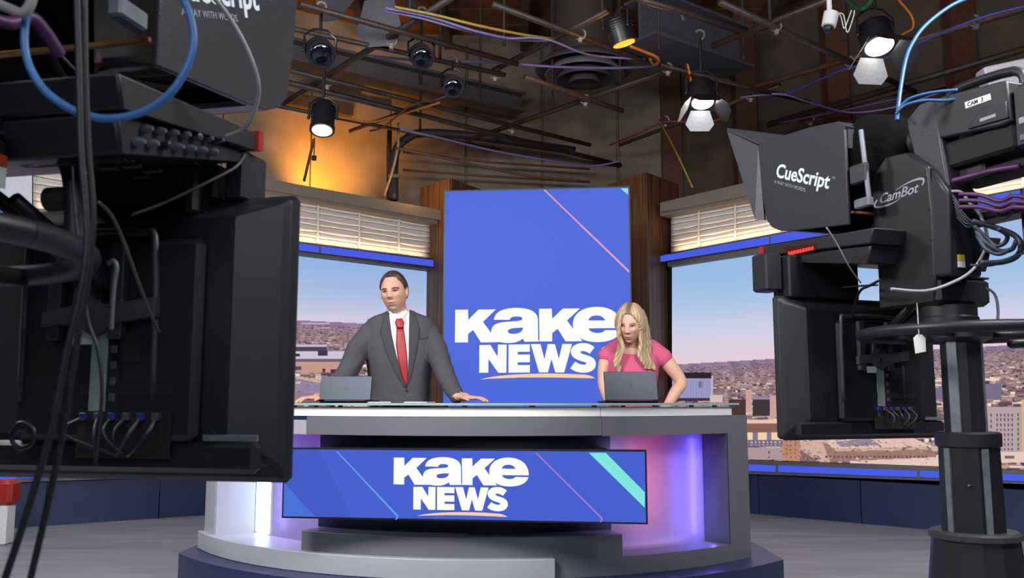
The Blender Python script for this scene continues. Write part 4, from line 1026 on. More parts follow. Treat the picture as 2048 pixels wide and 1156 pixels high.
dr.limb([P(1300, 694, wd), s2.lerp(e2, 0.16)], [0.052, 0.060], 18, 4)
dm = remesh(dr, 0.006, 6, 0.5); link_mesh('dress', dm, pink, wm)
for s in (-1, 1): obj('shoe', MB().limb([Vector((wx + s * 0.09, wd + 0.06, 0.06)), Vector((wx + s * 0.095, wd - 0.04, 0.04)), Vector((wx + s * 0.10, wd - 0.16, 0.028))], [0.038, 0.04, 0.026], 14, 4), black_gloss, wm, smooth=True)
# long parted hair: scalp cap plus many falling locks, grown together
hb = MB(); rs = random.Random(12)
def hl(x, y, z): return HMw @ Vector((x * Ww, y * Dw, z * Hw)) + hc
nu, nv = 72, 60; vs = []; ins = []
ka, kz = [0, 14, 30, 48, 62, 80, 100, 180], [0.66, 0.64, 0.52, 0.26, -0.10, -0.55, -0.8, -0.9]
for n in sph(nu, nv):
    az = abs(math.degrees(math.atan2(n[0], n[1]))); m = n[2] - float(np.interp(az, ka, kz)); p = head_shape(n, Ww, Dw, Hw, True)
    t = 0.012 + 0.014 * min(1, max(0, m * 2)) - 0.010 * gss(n[0], 0.10) * (n[2] > 0.3)
    if m < 0: t = -0.012
    vs.append(HMw @ (p + Vector(n) * t) + hc)
hb.add(vs, [(i * nu + k, i * nu + (k + 1) % nu, (i + 1) * nu + (k + 1) % nu, (i + 1) * nu + k) for i in range(nv) for k in range(nu)] + [tuple(reversed(range(nu))), tuple(range(nv * nu, nv * nu + nu))])
def lock(pts, r, n=8): hb.limb([P(*p) for p in pts], [r * (0.7 + 0.5 * math.sin(math.pi * (i + 0.8) / len(pts))) if i < len(pts) - 1 else r * 0.25 for i in range(len(pts))], n, 6)
for k in range(20):         # image-left side, from the parting past the cheek to the chest
    t = k / 19; j = lambda a: rs.uniform(-a, a)
    lock([(1256 - 8 * t + j(1), 611 + 4 * t, 5.33 - 0.02 + 0.06 * t), (1244 - 6 * t, 626 + j(2), 5.29 + 0.07 * t), (1238.5 - 4 * t + j(1), 648, 5.29 + 0.08 * t), (1238 + 3 * t + j(1.5), 672, 5.30 + 0.09 * t),
          (1238 + 8 * (1 - t) + j(2), 694, 5.31 + 0.07 * t), (1232 + 10 * (1 - t) + j(2.5), 714 + j(2), 5.31 + 0.04 * t), (1229 + 8 * (1 - t) + j(3), 728 + j(4), 5.325), (1236 + 8 * (1 - t) + j(3), 740 + j(5), 5.335)], 0.0098)
for k in range(28):         # image-right side
    t = k / 27; j = lambda a: rs.uniform(-a, a)
    lock([(1262 + 8 * t + j(1), 610 + 3 * t, 5.33 + 0.05 * t), (1276 + 10 * t + j(1), 625 + j(2), 5.30 + 0.10 * t), (1281 + 12 * t + j(1), 648 + j(2), 5.31 + 0.10 * t), (1281 + 16 * t + j(1.5), 672, 5.33 + 0.09 * t),
          (1280 + 20 * t + j(2), 693, 5.335 + 0.08 * t), (1277 + 20 * t + j(3), 710 + j(2), 5.325 + 0.07 * t), (1284 + 20 * t + j(3), 724 + j(3), 5.325 + 0.05 * t), (1292 + 20 * t + j(4), 738 + j(5), 5.34 + 0.03 * t)], 0.0098)
for k in range(12):         # behind the neck
    t = k / 11; hb.limb([P(1246 + 40 * t, 640, 5.44), P(1244 + 48 * t, 680, 5.46), P(1244 + 50 * t, 708, 5.50)], [0.020, 0.018, 0.008], 9, 4)
hm = remesh(hb, 0.0036, 3, 0.5)
n = len(hm.vertices); co = np.empty(n * 3, np.float32); hm.vertices.foreach_get('co', co); co = co.reshape(-1, 3)
l = (co - np.array(hc)) @ np.array(HMw.inverted()).T
ang = np.arctan2(l[:, 0], l[:, 1]) * 9 + l[:, 2] * 14
st = 0.5 + 0.3 * np.sin(ang * 3.1 + 4 * np.sin(l[:, 2] * 30)) + 0.2 * np.sin(ang * 7.3 + l[:, 2] * 50)
col = np.array((150, 122, 92.)) * (1 - st[:, None]) + np.array((216, 194, 158.)) * st[:, None]
rt = np.clip(np.exp(-(l[:, 0] / 0.018) ** 2) * (l[:, 2] > 0.05) * 0.75, 0, 1)[:, None]; col = col * (1 - rt) + np.array((92, 74, 58.)) * rt
set_col(hm, nlin(col)); link_mesh('hair', hm, blonde_m, wm)
# ------------------------------------------------------------------ robotic studio cameras with teleprompters (local: x right, y towards the desk, z up)
tally = mat('tally_red', (150, 30, 34), 0.4, vary=0.03)
glint_gold = mat('gold_glint', (150, 110, 60), 0.35, 0.6, vary=0.2, scale=20)  # colour of the gold reflection on the mirror glass edge
sticker_g = mat('port_label_green', (128, 150, 140), 0.7, vary=0.08)
yellow = mat('sticker_yellow', (196, 186, 50), 0.6, vary=0.02)
orange = mat('sticker_orange', (176, 60, 30), 0.6, vary=0.03)
port_m = mat('port_metal', (96, 96, 106), 0.4, 0.5, vary=0.05)
def rbox(bm_, x0, x1, y0, y1, z0, z1, bev=0.0): return bm_.box(((x0 + x1) / 2, (y0 + y1) / 2, (z0 + z1) / 2), (x1 - x0, y1 - y0, z1 - z0), bev=bev)
def rig(label, O, deg, dzh, dzt, cam3):
    root = thing('studio_camera', label, 'camera', (O[0], O[1], 0), math.radians(deg), local=True)
    def B(nm, m, *a, par=root, bev=0.004, bevel=0.0, **k): return obj(nm, rbox(MB(), *a, bev=bev), m, par, bevel=bevel, **k)
    PX = -0.022
    # pedestal
    bs = obj('pedestal_base', MB().lathe([(0.27, 0.03), (0.275, 0.10), (0.19, 0.22), (0.145, 0.40), (0.116, 0.66), (0.113, 0.69), (0.105, 0.70)], 14, (PX, 0, 0)), black, root, smooth=20)
    obj('base_flange', MB().lathe([(0.114, 0.688), (0.121, 0.692), (0.121, 0.706), (0.112, 0.712)], 14, (PX, 0, 0)), dark_grey, root, smooth=20)
    for k in range(3):
        a = math.radians(90 + 120 * k); obj('caster', MB().lathe([(0.035, -0.02), (0.045, -0.012), (0.045, 0.012), (0.035, 0.02)], 16, (0.25 * math.cos(a), 0.25 * math.sin(a), 0.045), Matrix.Rotation(math.pi / 2, 3, 'X')), rubber, root)
    obj('column_lower', MB().lathe([(0.084, 0.70), (0.081, 0.955)], 12, (PX - 0.004, 0, 0)), black, root, smooth=20)
    obj('column_collar', MB().lathe([(0.080, 0.942), (0.086, 0.945), (0.087, 0.980), (0.080, 0.985)], 24, (PX - 0.004, 0, 0)), black_gloss, root)
    obj('column_upper', MB().lathe([(0.0545, 0.97), (0.0545, 1.25)], 12, (PX - 0.012, 0, 0)), black, root, smooth=20)
    for a, R, z0, z1, cx, w in ((-160, 0.053, 0.985, 1.25, PX - 0.012, 0.026), (-50, 0.053, 0.985, 1.25, PX - 0.012, 0.022), (80, 0.053, 0.985, 1.25, PX - 0.012, 0.022), (-178, 0.081, 0.71, 0.94, PX - 0.004, 0.017), (-108, 0.081, 0.71, 0.94, PX - 0.004, 0.017), (60, 0.081, 0.71, 0.94, PX - 0.004, 0.016)):
        t = math.radians(a); Rm = Matrix.Rotation(t, 3, 'Z')
        obj('column_rail', MB().box(Vector((cx + R * math.cos(t), R * math.sin(t), (z0 + z1) / 2)), (0.010, w, z1 - z0), Rm), mid_grey, root)
    obj('column_screw', MB().ell((PX - 0.004 + 0.083 * math.cos(-2.45), 0.083 * math.sin(-2.45), 0.84), 0.004, 0.004, 0.004), silver, root)
    # steering ring
    ring = [Vector((0.29 * math.cos(2 * math.pi * i / 64), 0.29 * math.sin(2 * math.pi * i / 64), 1.266)) for i in range(65)]
    obj('steering_ring', MB().tube(ring, 0.0155, 12, False), black_gloss, root, smooth=True)
    for k in range(3):
        a = math.radians(200 + 120 * k); obj('spoke', MB().tube([(0.06 * math.cos(a), 0.06 * math.sin(a), 1.262), (0.285 * math.cos(a), 0.285 * math.sin(a), 1.262)], 0.012, 10), black, root, smooth=True)
    obj('ring_hub', MB().lathe([(0.055, 1.235), (0.075, 1.245), (0.085, 1.25), (0.085, 1.272), (0.075, 1.28)], 24, (PX - 0.01, 0, 0)), black, root)
    obj('pan_bearing', MB().lathe([(0.082, 1.278), (0.082, 1.31), (0.078, 1.315), (0.078, 1.345)], 24, (-0.035, 0.035, 0)), black, root)
    obj('brake_lever', MB().limb([Vector((0.11, -0.05, 1.235)), Vector((0.16, -0.08, 1.235)), Vector((0.165, -0.10, 1.205))], [0.014, 0.014, 0.012], 10, 3), black, root, smooth=True)
    obj('lever_grip', MB().limb([Vector((0.166, -0.102, 1.20)), Vector((0.168, -0.105, 1.17))], [0.012, 0.010], 10, 2), tally, root, smooth=True)
    obj('lever_rod', MB().tube([(0.168, -0.105, 1.165), (0.172, -0.107, 1.10)], 0.006, 8), mid_grey, root)
    # pan and tilt head
    hb = B('head_base', black, -0.125, 0.078, -0.022, 0.107, 1.345, 1.425, bev=0.012)
    B('base_lid', dark_grey, -0.07, 0.075, -0.02, 0.10, 1.424, 1.430, par=hb, bev=0.002)
    B('drive_box', black_matte, -0.06, 0.035, 0.0, 0.10, 1.428, 1.462)
    B('connector', port_m, -0.005, 0.012, -0.008, 0.004, 1.433, 1.447, bev=0.002)
    pp = obj('side_cover', MB().prism([(0.214, 1.762), (0.149, 1.815), (0.058, 1.807), (-0.015, 1.745), (-0.022, 1.606), (-0.018, 1.437), (-0.009, 1.352), (0.208, 1.353), (0.204, 1.444), (0.213, 1.682)], 0, -0.13, -0.07), black, root, bevel=0.006)
    for f_, z_ in ((-0.006, 1.715), (-0.010, 1.62), (-0.010, 1.53), (-0.006, 1.43)):
        obj('screw', MB().lathe([(0.005, 0), (0.005, 0.0015), (0.002, 0.002)], 10, (-0.130, f_, z_), Matrix.Rotation(-math.pi / 2, 3, 'Y')), black_matte, pp)
    t_ = text_mb('CamBot', 0.041, (-0.1305, 0.184, 1.675), (0, -1, 0.02), (0, 0, 1), (-1, 0, 0), 0.0006, 0.012, 0.35, xs=1.13)
    obj('lettering', t_, grey_text, pp, smooth=False)
    def swoosh(pts, ws):
        pts, ws = spline([Vector((-0.1308, f, z)) for f, z in pts], 6, ws); mb = MB(); vs = []; fs = []
        for i, p in enumerate(pts):
            t = (pts[min(i + 1, len(pts) - 1)] - pts[max(i - 1, 0)]).normalized(); n = Vector((0, -t.z, t.y))
            vs += [p + n * ws[i], p - n * ws[i]]
        fs = [(2 * i, 2 * i + 1, 2 * i + 3, 2 * i + 2) for i in range(len(pts) - 1)]
        o = obj('lettering_swoosh', mb.add(vs, fs), grey_text, pp, smooth=False); s = o.modifiers.new('s', 'SOLIDIFY'); s.thickness = 0.001
    swoosh([(0.112, 1.703), (0.070, 1.713), (0.033, 1.717), (0.008, 1.714), (0.002, 1.706), (0.010, 1.695)], [0.0006, 0.0016, 0.0028, 0.0036, 0.0032, 0.0022])
    swoosh([(0.095, 1.674), (0.130, 1.666), (0.170, 1.664), (0.196, 1.668), (0.202, 1.677), (0.190, 1.690)], [0.0006, 0.0016, 0.0028, 0.0036, 0.0032, 0.0022])
    obj('tilt_arm', MB().prism([(0.086, 1.913), (0.03, 1.947), (-0.03, 1.945), (-0.046, 1.80), (-0.07, 1.62), (-0.06, 1.44), (0.05, 1.44), (0.06, 1.80)], 0, -0.105, -0.03), dark_grey, root, bevel=0.006)
    obj('rear_cover', MB().prism([(-0.02, 1.74), (-0.075, 1.66), (-0.07, 1.42), (0.0, 1.42)], 0, -0.125, -0.01), black_gloss, root, bevel=0.008)
    B('warning_label', yellow, -0.10, -0.075, -0.074, -0.0705, 1.462, 1.480, bev=0, label='yellow and white warning sticker')
    B('warning_label', paper, -0.10, -0.075, -0.074, -0.0705, 1.444, 1.461, bev=0)
    B('side_label', orange, 0.0785, 0.0795, 0.05, 0.098, 1.381, 1.397, bev=0, label='orange sticker')
    B('side_label', paper, 0.0785, 0.0795, 0.05, 0.098, 1.352, 1.380, bev=0)
    # camera body and lens
    cb = obj('camera_body', MB().prism([(0.086, 1.905), (0.03, 1.947), (-0.063, 1.943), (-0.235, 1.925), (-0.27, 1.92), (-0.275, 1.805), (-0.24, 1.802), (-0.045, 1.823), (0.07, 1.83)], 0, -0.104, 0.07), black, root, bevel=0.006)
    B('body_lower', black_matte, -0.088, 0.06, -0.27, -0.03, 1.735, 1.812, bev=0.008)
    B('shoulder_pad', black, -0.06, 0.03, -0.14, -0.05, 1.70, 1.745, bev=0.01)
    obj('body_ridge', MB().prism([(-0.17, 1.852), (-0.20, 1.866), (-0.268, 1.862), (-0.272, 1.815), (-0.14, 1.822)], 0, -0.110, -0.10), black_gloss, cb, bevel=0.003)
    B('rear_module', black, -0.095, 0.06, -0.40, -0.275, 1.73, 1.90, bev=0.008)
    B('battery_plate', black_matte, -0.09, 0.055, -0.50, -0.40, 1.72, 1.88, bev=0.008)
    for i, (f_, z_) in enumerate(((-0.30, 1.80), (-0.335, 1.80), (-0.37, 1.79), (-0.30, 1.755), (-0.34, 1.755))):
        B('switch', port_m if i % 2 else grey_text, -0.099, -0.094, f_ - 0.008, f_ + 0.008, z_ - 0.009, z_ + 0.009, bev=0.002)
    B('badge', grey_text, -0.1115, -0.1095, -0.235, -0.185, 1.829, 1.838, bev=0)
    obj('carry_handle', MB().tube([(-0.01, 0.02, 1.94), (-0.01, -0.02, 1.985), (-0.01, -0.22, 1.975), (-0.01, -0.25, 1.92)], 0.014, 10, smooth=4), black, root, smooth=True)
    if cam3:
        cl = obj('name_label', MB().prism([(-0.218, 1.900), (-0.134, 1.902), (-0.136, 1.883), (-0.22, 1.882)], 0, -0.1055, -0.1035), paper, cb, label='white printed name label')
        obj('lettering', text_mb('CAM  3', 0.0165, (-0.1058, -0.143, 1.8865), (0, -1, -0.01), (0, 0, 1), (-1, 0, 0), 0.0004, 0.01), black_matte, cb, smooth=False)
    Mx = Matrix.Rotation(-math.pi / 2, 3, 'X')
    obj('lens', MB().lathe([(0.045, 0.05), (0.052, 0.09), (0.052, 0.17), (0.060, 0.18), (0.060, 0.28), (0.050, 0.30)], 24, (-0.01, 0, 1.865), Mx), black_gloss, root)
    obj('shroud', MB().loft([(0, 0, 0.13, 0.06, 0.07), (0, 0, 0.17, 0.11, 0.10), (0, 0, 0.21, 0.15, 0.13), (0, 0, 0.245, 0.17, 0.14)], 24, 3), mat('shroud_cloth', (10, 10, 11), 0.95, bump=0.3, scale=60, vary=0.2, spec=0.05), root).matrix_local = Matrix.Translation((-0.01, 0, 1.85)) @ Matrix.Rotation(-math.pi / 2, 4, 'X')
    # teleprompter hood: side cheeks, top, floor, flared front lip
    side = [(0.24, 1.617), (0.50, 1.645), (0.575, 1.656), (0.625, 1.678), (0.655, 1.712), (0.672, 1.80), (0.69, 1.965), (0.684, 1.988), (0.665, 1.998), (0.40, 1.975), (0.27, 1.955), (0.24, 1.930)]
    hz = lambda q: [(f, z + dzh) for f, z in q]
    for s in (-1, 1):
        ck = obj('hood_side', MB().prism(hz(side), 0, s * 0.20, s * 0.19), hood_mat, root, bevel=0.004)
        if s < 0:
            t_ = text_mb('CueScript', 0.066, (-0.2006, 0.594, 1.853 + dzh), (0, -0.934, -0.357), (0, -0.357, 0.934), (-1, 0, 0), 0.0006, 0.022, xs=1.08)
            t2 = text_mb('A WAY WITH WORDS.', 0.0165, (-0.2006, 0.602, 1.832 + dzh), (0, -0.925, -0.38), (0, -0.38, 0.925), (-1, 0, 0), 0.0005, 0.0, xs=1.05)
            t3 = text_mb('TM', 0.012, (-0.2006, 0.308, 1.778 + dzh), (0, -0.934, -0.357), (0, -0.357, 0.934), (-1, 0, 0), 0.0005)
        else:
            t_ = text_mb('CueScript', 0.066, (0.2006, 0.262, 1.735 + dzh), (0, 0.94, 0.34), (0, -0.34, 0.94), (1, 0, 0), 0.0006, 0.022, xs=1.08)
            t2 = text_mb('A WAY WITH WORDS.', 0.0165, (0.2006, 0.295, 1.720 + dzh), (0, 0.94, 0.34), (0, -0.34, 0.94), (1, 0, 0), 0.0005, 0.0, xs=1.05)
            t3 = text_mb('TM', 0.012, (0.2006, 0.56, 1.865 + dzh), (0, 0.94, 0.34), (0, -0.34, 0.94), (1, 0, 0), 0.0005)
        for t in (t_, t2, t3): obj('lettering', t, white_text if t is t_ else grey_text, ck, smooth=False)
    def strip(nm, pts, th=0.01, w=0.199, m=hood_mat):
        mb = MB()
        for (f0, z0), (f1, z1) in zip(pts, pts[1:]):
            n = Vector((0, -(z1 - z0), f1 - f0)).normalized() * th
            a = [Vector((-w, f0, z0 + dzh)), Vector((w, f0, z0 + dzh)), Vector((w, f1, z1 + dzh)), Vector((-w, f1, z1 + dzh))]
            mb.hexa(a, [q + n for q in a])
        return obj(nm, mb, m, root)
    strip('hood_top', [(0.24, 1.922), (0.27, 1.946), (0.40, 1.966), (0.66, 1.988), (0.684, 1.98)])
    strip('hood_floor', [(0.52, 1.648), (0.575, 1.657), (0.625, 1.680), (0.655, 1.713), (0.660, 1.74)])
    lip = MB()
    for s in ((-1, 1) if cam3 else ()):
        a = [Vector((s * 0.20, 0.665, 1.712 + dzh)), Vector((s * 0.20, 0.686, 1.99 + dzh)), Vector((s * 0.23, 0.835, 2.085 + dzh)), Vector((s * 0.215, 0.70, 1.72 + dzh))]
        lip.hexa(a, [q + Vector((-s * 0.008, 0.002, 0)) for q in a])
    a = [Vector((-0.20, 0.68, 1.992 + dzh)), Vector((0.20, 0.68, 1.992 + dzh)), Vector((0.23, 0.835, 2.087 + dzh)), Vector((-0.23, 0.835, 2.087 + dzh))]
    lip.hexa(a, [q + Vector((0, -0.004, 0.008)) for q in a]); obj('hood_lip', lip, hood_mat, root)
    mir = glass_mat('mirror_glass', (150, 156, 162))
    a = [Vector((-0.185, 0.26, 1.94 + dzh)), Vector((0.185, 0.26, 1.94 + dzh)), Vector((0.185, 0.60, 1.665 + dzh)), Vector((-0.185, 0.60, 1.665 + dzh))]
    obj('beam_splitter', MB().hexa(a, [q + Vector((0, 0.002, 0.003)) for q in a]), mir, root)
    for s in (-1, 1):
        obj('mirror_rail', MB().tube([(s * 0.185, 0.185, 1.905 + dzh), (s * 0.185, 0.165, 1.69 + dzh)], 0.008, 8), silver, root)
        B('rail_clamp', mid_grey, s * 0.185 - 0.012, s * 0.185 + 0.012, 0.155, 0.22, 1.660 + dzh, 1.69 + dzh)
        B('rail_plate', dark_grey, s * 0.185 - 0.010, s * 0.185 + 0.010, 0.165, 0.235, 1.74 + dzh, 1.80 + dzh)
    B('hood_back', black_matte, -0.19, 0.19, 0.236, 0.246, 1.86 + dzh, 1.925 + dzh, bev=0.002)
    B('mirror_glint', glint_gold, -0.19, 0.19, 0.232, 0.24, 1.652 + dzh, 1.660 + dzh, bev=0.001)  # reflection along the glass edge, put in as a gold strip
    # prompter tray (flat screen lying under the hood)
    tk = 1.0 if cam3 else 0.69
    tz = lambda q: [(0.1 + (f - 0.1) * tk, z + dzt) for f, z in q]
    tr = obj('prompter_tray', MB().prism(tz([(0.08, 1.575), (0.62, 1.602), (0.62, 1.572), (0.10, 1.530)]), 0, -0.25, 0.25), black_gloss, root, bevel=0.004)
    ub = obj('tray_underside', MB().prism(tz([(0.11, 1.531), (0.60, 1.570), (0.58, 1.545), (0.13, 1.475)]), 0, -0.235, 0.235), black, root, bevel=0.006)
    for s in (-1, 1):
        obj('tally_cap', MB().prism(tz([(0.605, 1.604), (0.628, 1.605), (0.628, 1.572), (0.605, 1.570)]), 0, s * 0.225, s * 0.256), tally, tr)
    for k in range(9):
        f_ = 0.1 + (0.252 + k * 0.0145) * tk; obj('timer_digit', MB().box((-0.2515, f_, 1.556 + 0.013 * (f_ - 0.34) + dzt), (0.003, 0.0095, 0.011)), led_red, tr)
    obj('timer_window', MB().prism(tz([(0.335, 1.574), (0.495, 1.582), (0.495, 1.563), (0.335, 1.548)]), 0, -0.2512, -0.249), mat('timer_dark', (60, 12, 14), 0.3, vary=0.02), tr)
    rs = random.Random(3)
    for k in range(14):
        f_ = 0.15 + k * 0.022 * tk; z_ = 1.505 + (f_ - 0.13) * 0.14 / tk + dzt
        obj('socket', MB().lathe([(0.0065, 0), (0.0065, 0.006 + 0.008 * rs.random()), (0.003, 0.016)], 8, (0.235, f_, z_ + 0.010 * (k % 2 * 2 - 1)), Matrix.Rotation(math.pi / 2, 3, 'Y')), (port_m, black_gloss, silver)[rs.randrange(3)], ub)
    # faint raised logo on the underside
    nrm = Vector((0, 0.07, -0.45)).normalized(); yd = Vector((0, 0.45, 0.07)).normalized()
    obj('lettering', text_mb('CueScript', 0.042, Vector((0.055, 0.165, 1.4795 + dzt)) + nrm * 0.002, (1, 0, 0), -yd, nrm, 0.0005, 0.01), dark_grey, ub, smooth=False)
    for k, (x_, f_) in enumerate(((0.13, 0.235), (0.17, 0.235), (0.16, 0.30), (0.10, 0.36))):
        B('pad', dark_grey, x_ - 0.014, x_ + 0.014, f_ - 0.006, f_ + 0.006, 1.472 + (f_ - 0.13) * 0.155 + dzt, 1.478 + (f_ - 0.13) * 0.155 + dzt, par=ub, bev=0.001)
    B('tray_mount', black, -0.06, 0.06, 0.06, 0.16, 1.42, 1.54 + dzt)
    B('hanger_plate', dark_grey, 0.15, 0.17, 0.40, 0.45, 1.38, 1.53 + dzt)
    # hanging clock box and front monitor
    B('clock_box', black, -0.285 if cam3 else -0.07, 0.0 if cam3 else 0.19, 0.43, 0.52, 1.405, 1.548 + dzt, bev=0.006)
    if cam3: B('speaker_box', black_gloss, -0.352, -0.287, 0.46, 0.54, 1.43, 1.555 + dzt, bev=0.006)
    if not cam3: B('speaker_box', black_gloss, 0.205, 0.24, 0.43, 0.51, 1.405, 1.49, bev=0.004)
    else: B('junction_box', mid_grey, -0.07, -0.015, 0.45, 0.475, 1.435, 1.495)
    mon = B('front_monitor', black_gloss, -0.328, 0.328, 0.500, 0.522, 0.950 if cam3 else 0.940, 1.412, bev=0.008)
    o4 = [(-0.326, 0.942), (0.326, 0.942), (0.326, 1.410), (-0.326, 1.410)]; i4 = [(-0.245, 1.008), (0.245, 1.008), (0.245, 1.370), (-0.245, 1.370)]
    m4 = [(-0.31, 0.967), (0.31, 0.967), (0.31, 1.396), (-0.31, 1.396)]
    sh = MB(); vs = [(x, 0.500, z) for x, z in o4] + [(x, 0.488, z) for x, z in m4] + [(x, 0.452, z) for x, z in i4]
    sh.add(vs, [(a + i, a + (i + 1) % 4, a + 4 + (i + 1) % 4, a + 4 + i) for a in (0, 4) for i in range(4)] + [(11, 10, 9, 8), (0, 1, 2, 3)])
    ms = obj('monitor_back', sh, black_gloss, root, smooth=False, bevel=0.008)
    mg = obj('monitor_glass', MB().box((0, 0.5228, 1.186), (0.62, 0.002, 0.41)), mat('screen_off', (10, 10, 14), 0.1), root)
    B('back_bulge', black, -0.14, 0.20, 0.432, 0.455, 1.005, 1.335, bev=0.012, par=ms)
    B('bottom_bar', black, -0.30, 0.30, 0.440, 0.470, 0.958, 1.006, bev=0.008, par=ms)
    fr = [Vector((-0.125, 0.436, 1.07)), Vector((-0.125, 0.432, 1.32)), Vector((-0.10, 0.432, 1.345)), Vector((0.08, 0.432, 1.345)), Vector((0.115, 0.432, 1.315)), Vector((0.122, 0.436, 1.07))]
    obj('cable_guard', MB().tube(fr, 0.007, 8, smooth=4), dark_grey, ms, smooth=True)
    B('mount_plate', dark_grey, -0.07, -0.045, 0.415, 0.432, 1.17, 1.33, bev=0.002, par=ms)
    B('mount_plate', dark_grey, 0.045, 0.07, 0.415, 0.432, 1.17, 1.33, bev=0.002, par=ms)
    obj('mount_plate', MB().prism([(-0.075, 1.215), (-0.02, 1.225), (-0.012, 1.29), (0.025, 1.29), (0.035, 1.225), (0.13, 1.235), (0.13, 1.205), (0.06, 1.195), (0.02, 1.175), (-0.02, 1.195), (-0.075, 1.19)], 1, 0.412, 0.430), mat('bracket_grey', (70, 68, 76), 0.4, 0.2, vary=0.08), ms)
    for z_ in (1.205, 1.235, 1.265): obj('bolt', MB().lathe([(0.006, 0), (0.006, 0.004), (0.003, 0.005)], 10, (0.006, 0.412, z_), Matrix.Rotation(math.pi / 2, 3, 'X')), black_matte, ms)
    B('asset_label', paper, -0.03, 0.022, 0.4305, 0.432, 1.163, 1.184, bev=0, par=ms, label='white asset sticker')
    B('info_label', black_matte, 0.045, 0.098, 0.430, 0.432, 1.133, 1.180, bev=0, par=ms)
    B('vent', black_matte, -0.01, 0.16, 0.4305, 0.4325, 1.080, 1.10, bev=0, par=ms)
    B('port_panel', sticker_g, 0.008, 0.038, 0.430, 0.432, 1.055, 1.223, bev=0, par=ms, label='pale green port label')
    B('port_panel', black_matte, 0.040, 0.062, 0.430, 0.432, 1.055, 1.223, bev=0, par=ms)
    for k in range(6): B('port', port_m, 0.045, 0.056, 0.428, 0.4315, 1.07 + k * 0.026, 1.083 + k * 0.026, bev=0.001, par=ms)
    B('cable_bay', black_matte, -0.01, 0.16, 0.4285, 0.4305, 0.98, 1.055, bev=0, par=ms)
    for k in range(6):
        x_ = 0.005 + k * 0.026
        obj('plug_lead', MB().tube([(x_, 0.425, 1.045), (x_ + rs.uniform(-0.02, 0.02), 0.40, 1.02), (0.05 + rs.uniform(-0.03, 0.05), 0.41, 0.985)], 0.003, 6, smooth=4), (rubber, dark_grey, rubber)[k % 3], ms, smooth=True)
        B('plug', port_m if k % 2 else mat('plug_blue', (40, 48, 120), 0.5), x_ - 0.006, x_ + 0.006, 0.420, 0.43, 1.040, 1.052, bev=0.001, par=ms)
    B('foot_rail', mid_grey, 0.21, 0.305, 0.438, 0.442, 1.008, 1.018, bev=0.001, par=ms)
    for x_, z_ in ((0.025, 1.027), (0.22, 0.985), (-0.22, 0.985), (0.225, 1.02)): obj('screw_hole', MB().lathe([(0.006, 0), (0.006, 0.0012), (0.003, 0.0015)], 10, (x_, 0.4405, z_), Matrix.Rotation(math.pi / 2, 3, 'X')), black_matte, ms)
    for p in ([(-0.02, 0.18, 1.37), (0.0, 0.28, 1.32), (0.0, 0.37, 1.25)], [(0.02, 0.18, 1.36), (0.03, 0.28, 1.31), (0.03, 0.37, 1.24)]): obj('support_strut', MB().tube(p, 0.011, 10), black, root, smooth=True)
    obj('side_arm', MB().tube([(-0.04, 0.16, 1.452), (0.0, 0.19, 1.451), (0.03, 0.20, 1.446), (0.085, 0.20, 1.424), (0.106, 0.20, 1.37), (0.110, 0.20, 1.31), (0.112, 0.205, 1.25)], 0.016, 10, smooth=5), black_gloss, root, smooth=True)
    obj('arm_knob', MB().lathe([(0.012, -0.02), (0.018, -0.016), (0.018, 0.016), (0.012, 0.02)], 14, (0.078, 0.20, 1.361), Matrix.Rotation(math.pi / 2, 3, 'Y')), black_matte, root)
    for o_ in (mon, ms, mg): o_.location.y = -0.05
    if not cam3:        # this pedestal stands a little further back under its head
        for o_ in root.children:
            if o_.name.split('.')[0] in ('pedestal_base', 'base_flange', 'caster', 'column_lower', 'column_collar', 'column_upper', 'column_rail', 'column_screw', 'steering_ring', 'spoke', 'ring_hub', 'brake_lever', 'lever_grip', 'lever_rod'):
                o_.location.y = -0.10; o_.location.z = -0.018 if o_.name.split('.')[0] in ('steering_ring', 'spoke', 'ring_hub') else 0
    # rear cable support
    B('cable_support', black, -0.04, 0.05, -0.42, 0.0, 1.575, 1.60, bev=0.006)
    B('cable_support', black_matte, -0.05, 0.05, -0.50, -0.02, 1.69, 1.72, bev=0.006)
    return root
rigR = rig('robotic studio camera with teleprompter at the right, white name label on its body', (1.32, 2.6), 20.5, 0.0, 0.0, True)
rigL = rig('dark studio camera with teleprompter filling the left edge, seen from behind', (-0.777, 1.10), -12.7, -0.05, -0.078, False)

# ------------------------------------------------------------------ cables and tags around the cameras
blue_c = mat('cable_blue', (40, 78, 126), 0.4, vary=0.05); grey_c = mat('cable_grey', (150, 146, 148), 0.5, vary=0.05)
purple_c = mat('cable_purple', (74, 36, 80), 0.5, vary=0.1); slate_c = mat('cable_slate', (40, 46, 62), 0.45, vary=0.08); thin_c = mat('cable_thin', (58, 56, 56), 0.5, vary=0.1)
def cable(label, pts, d, r, m, name='cable', group=None, n=8):
    if not isinstance(d, (list, tuple)): d = [d] * len(pts)
    P3 = [P(px, py, dd) for (px, py), dd in zip(pts, d)]
    return tag(obj(name, MB().tube(P3, r, n, smooth=7), m, smooth=True), label, 'cable', group)
def dl(a, b, n): return [a + (b - a) * i / (n - 1) for i in range(n)]
cable('thick blue cable looping in front of the left camera', [(64, -14), (50, 55), (54, 118), (84, 175), (130, 212), (175, 231), (225, 237), (290, 222), (345, 182), (379, 122), (387, 70), (376, 20), (358, -16)], 1.0, 0.0047, mat('cable_sky_blue', (62, 116, 178), 0.4, vary=0.05))
cable('thick blue cable hanging from the ceiling down to the right camera', [(1965, -14), (1905, 10), (1850, 52), (1822, 92), (1811, 122), (1803, 165), (1796, 218), (1794, 240)], dl(2.8, 2.62, 8), 0.0062, blue_c)
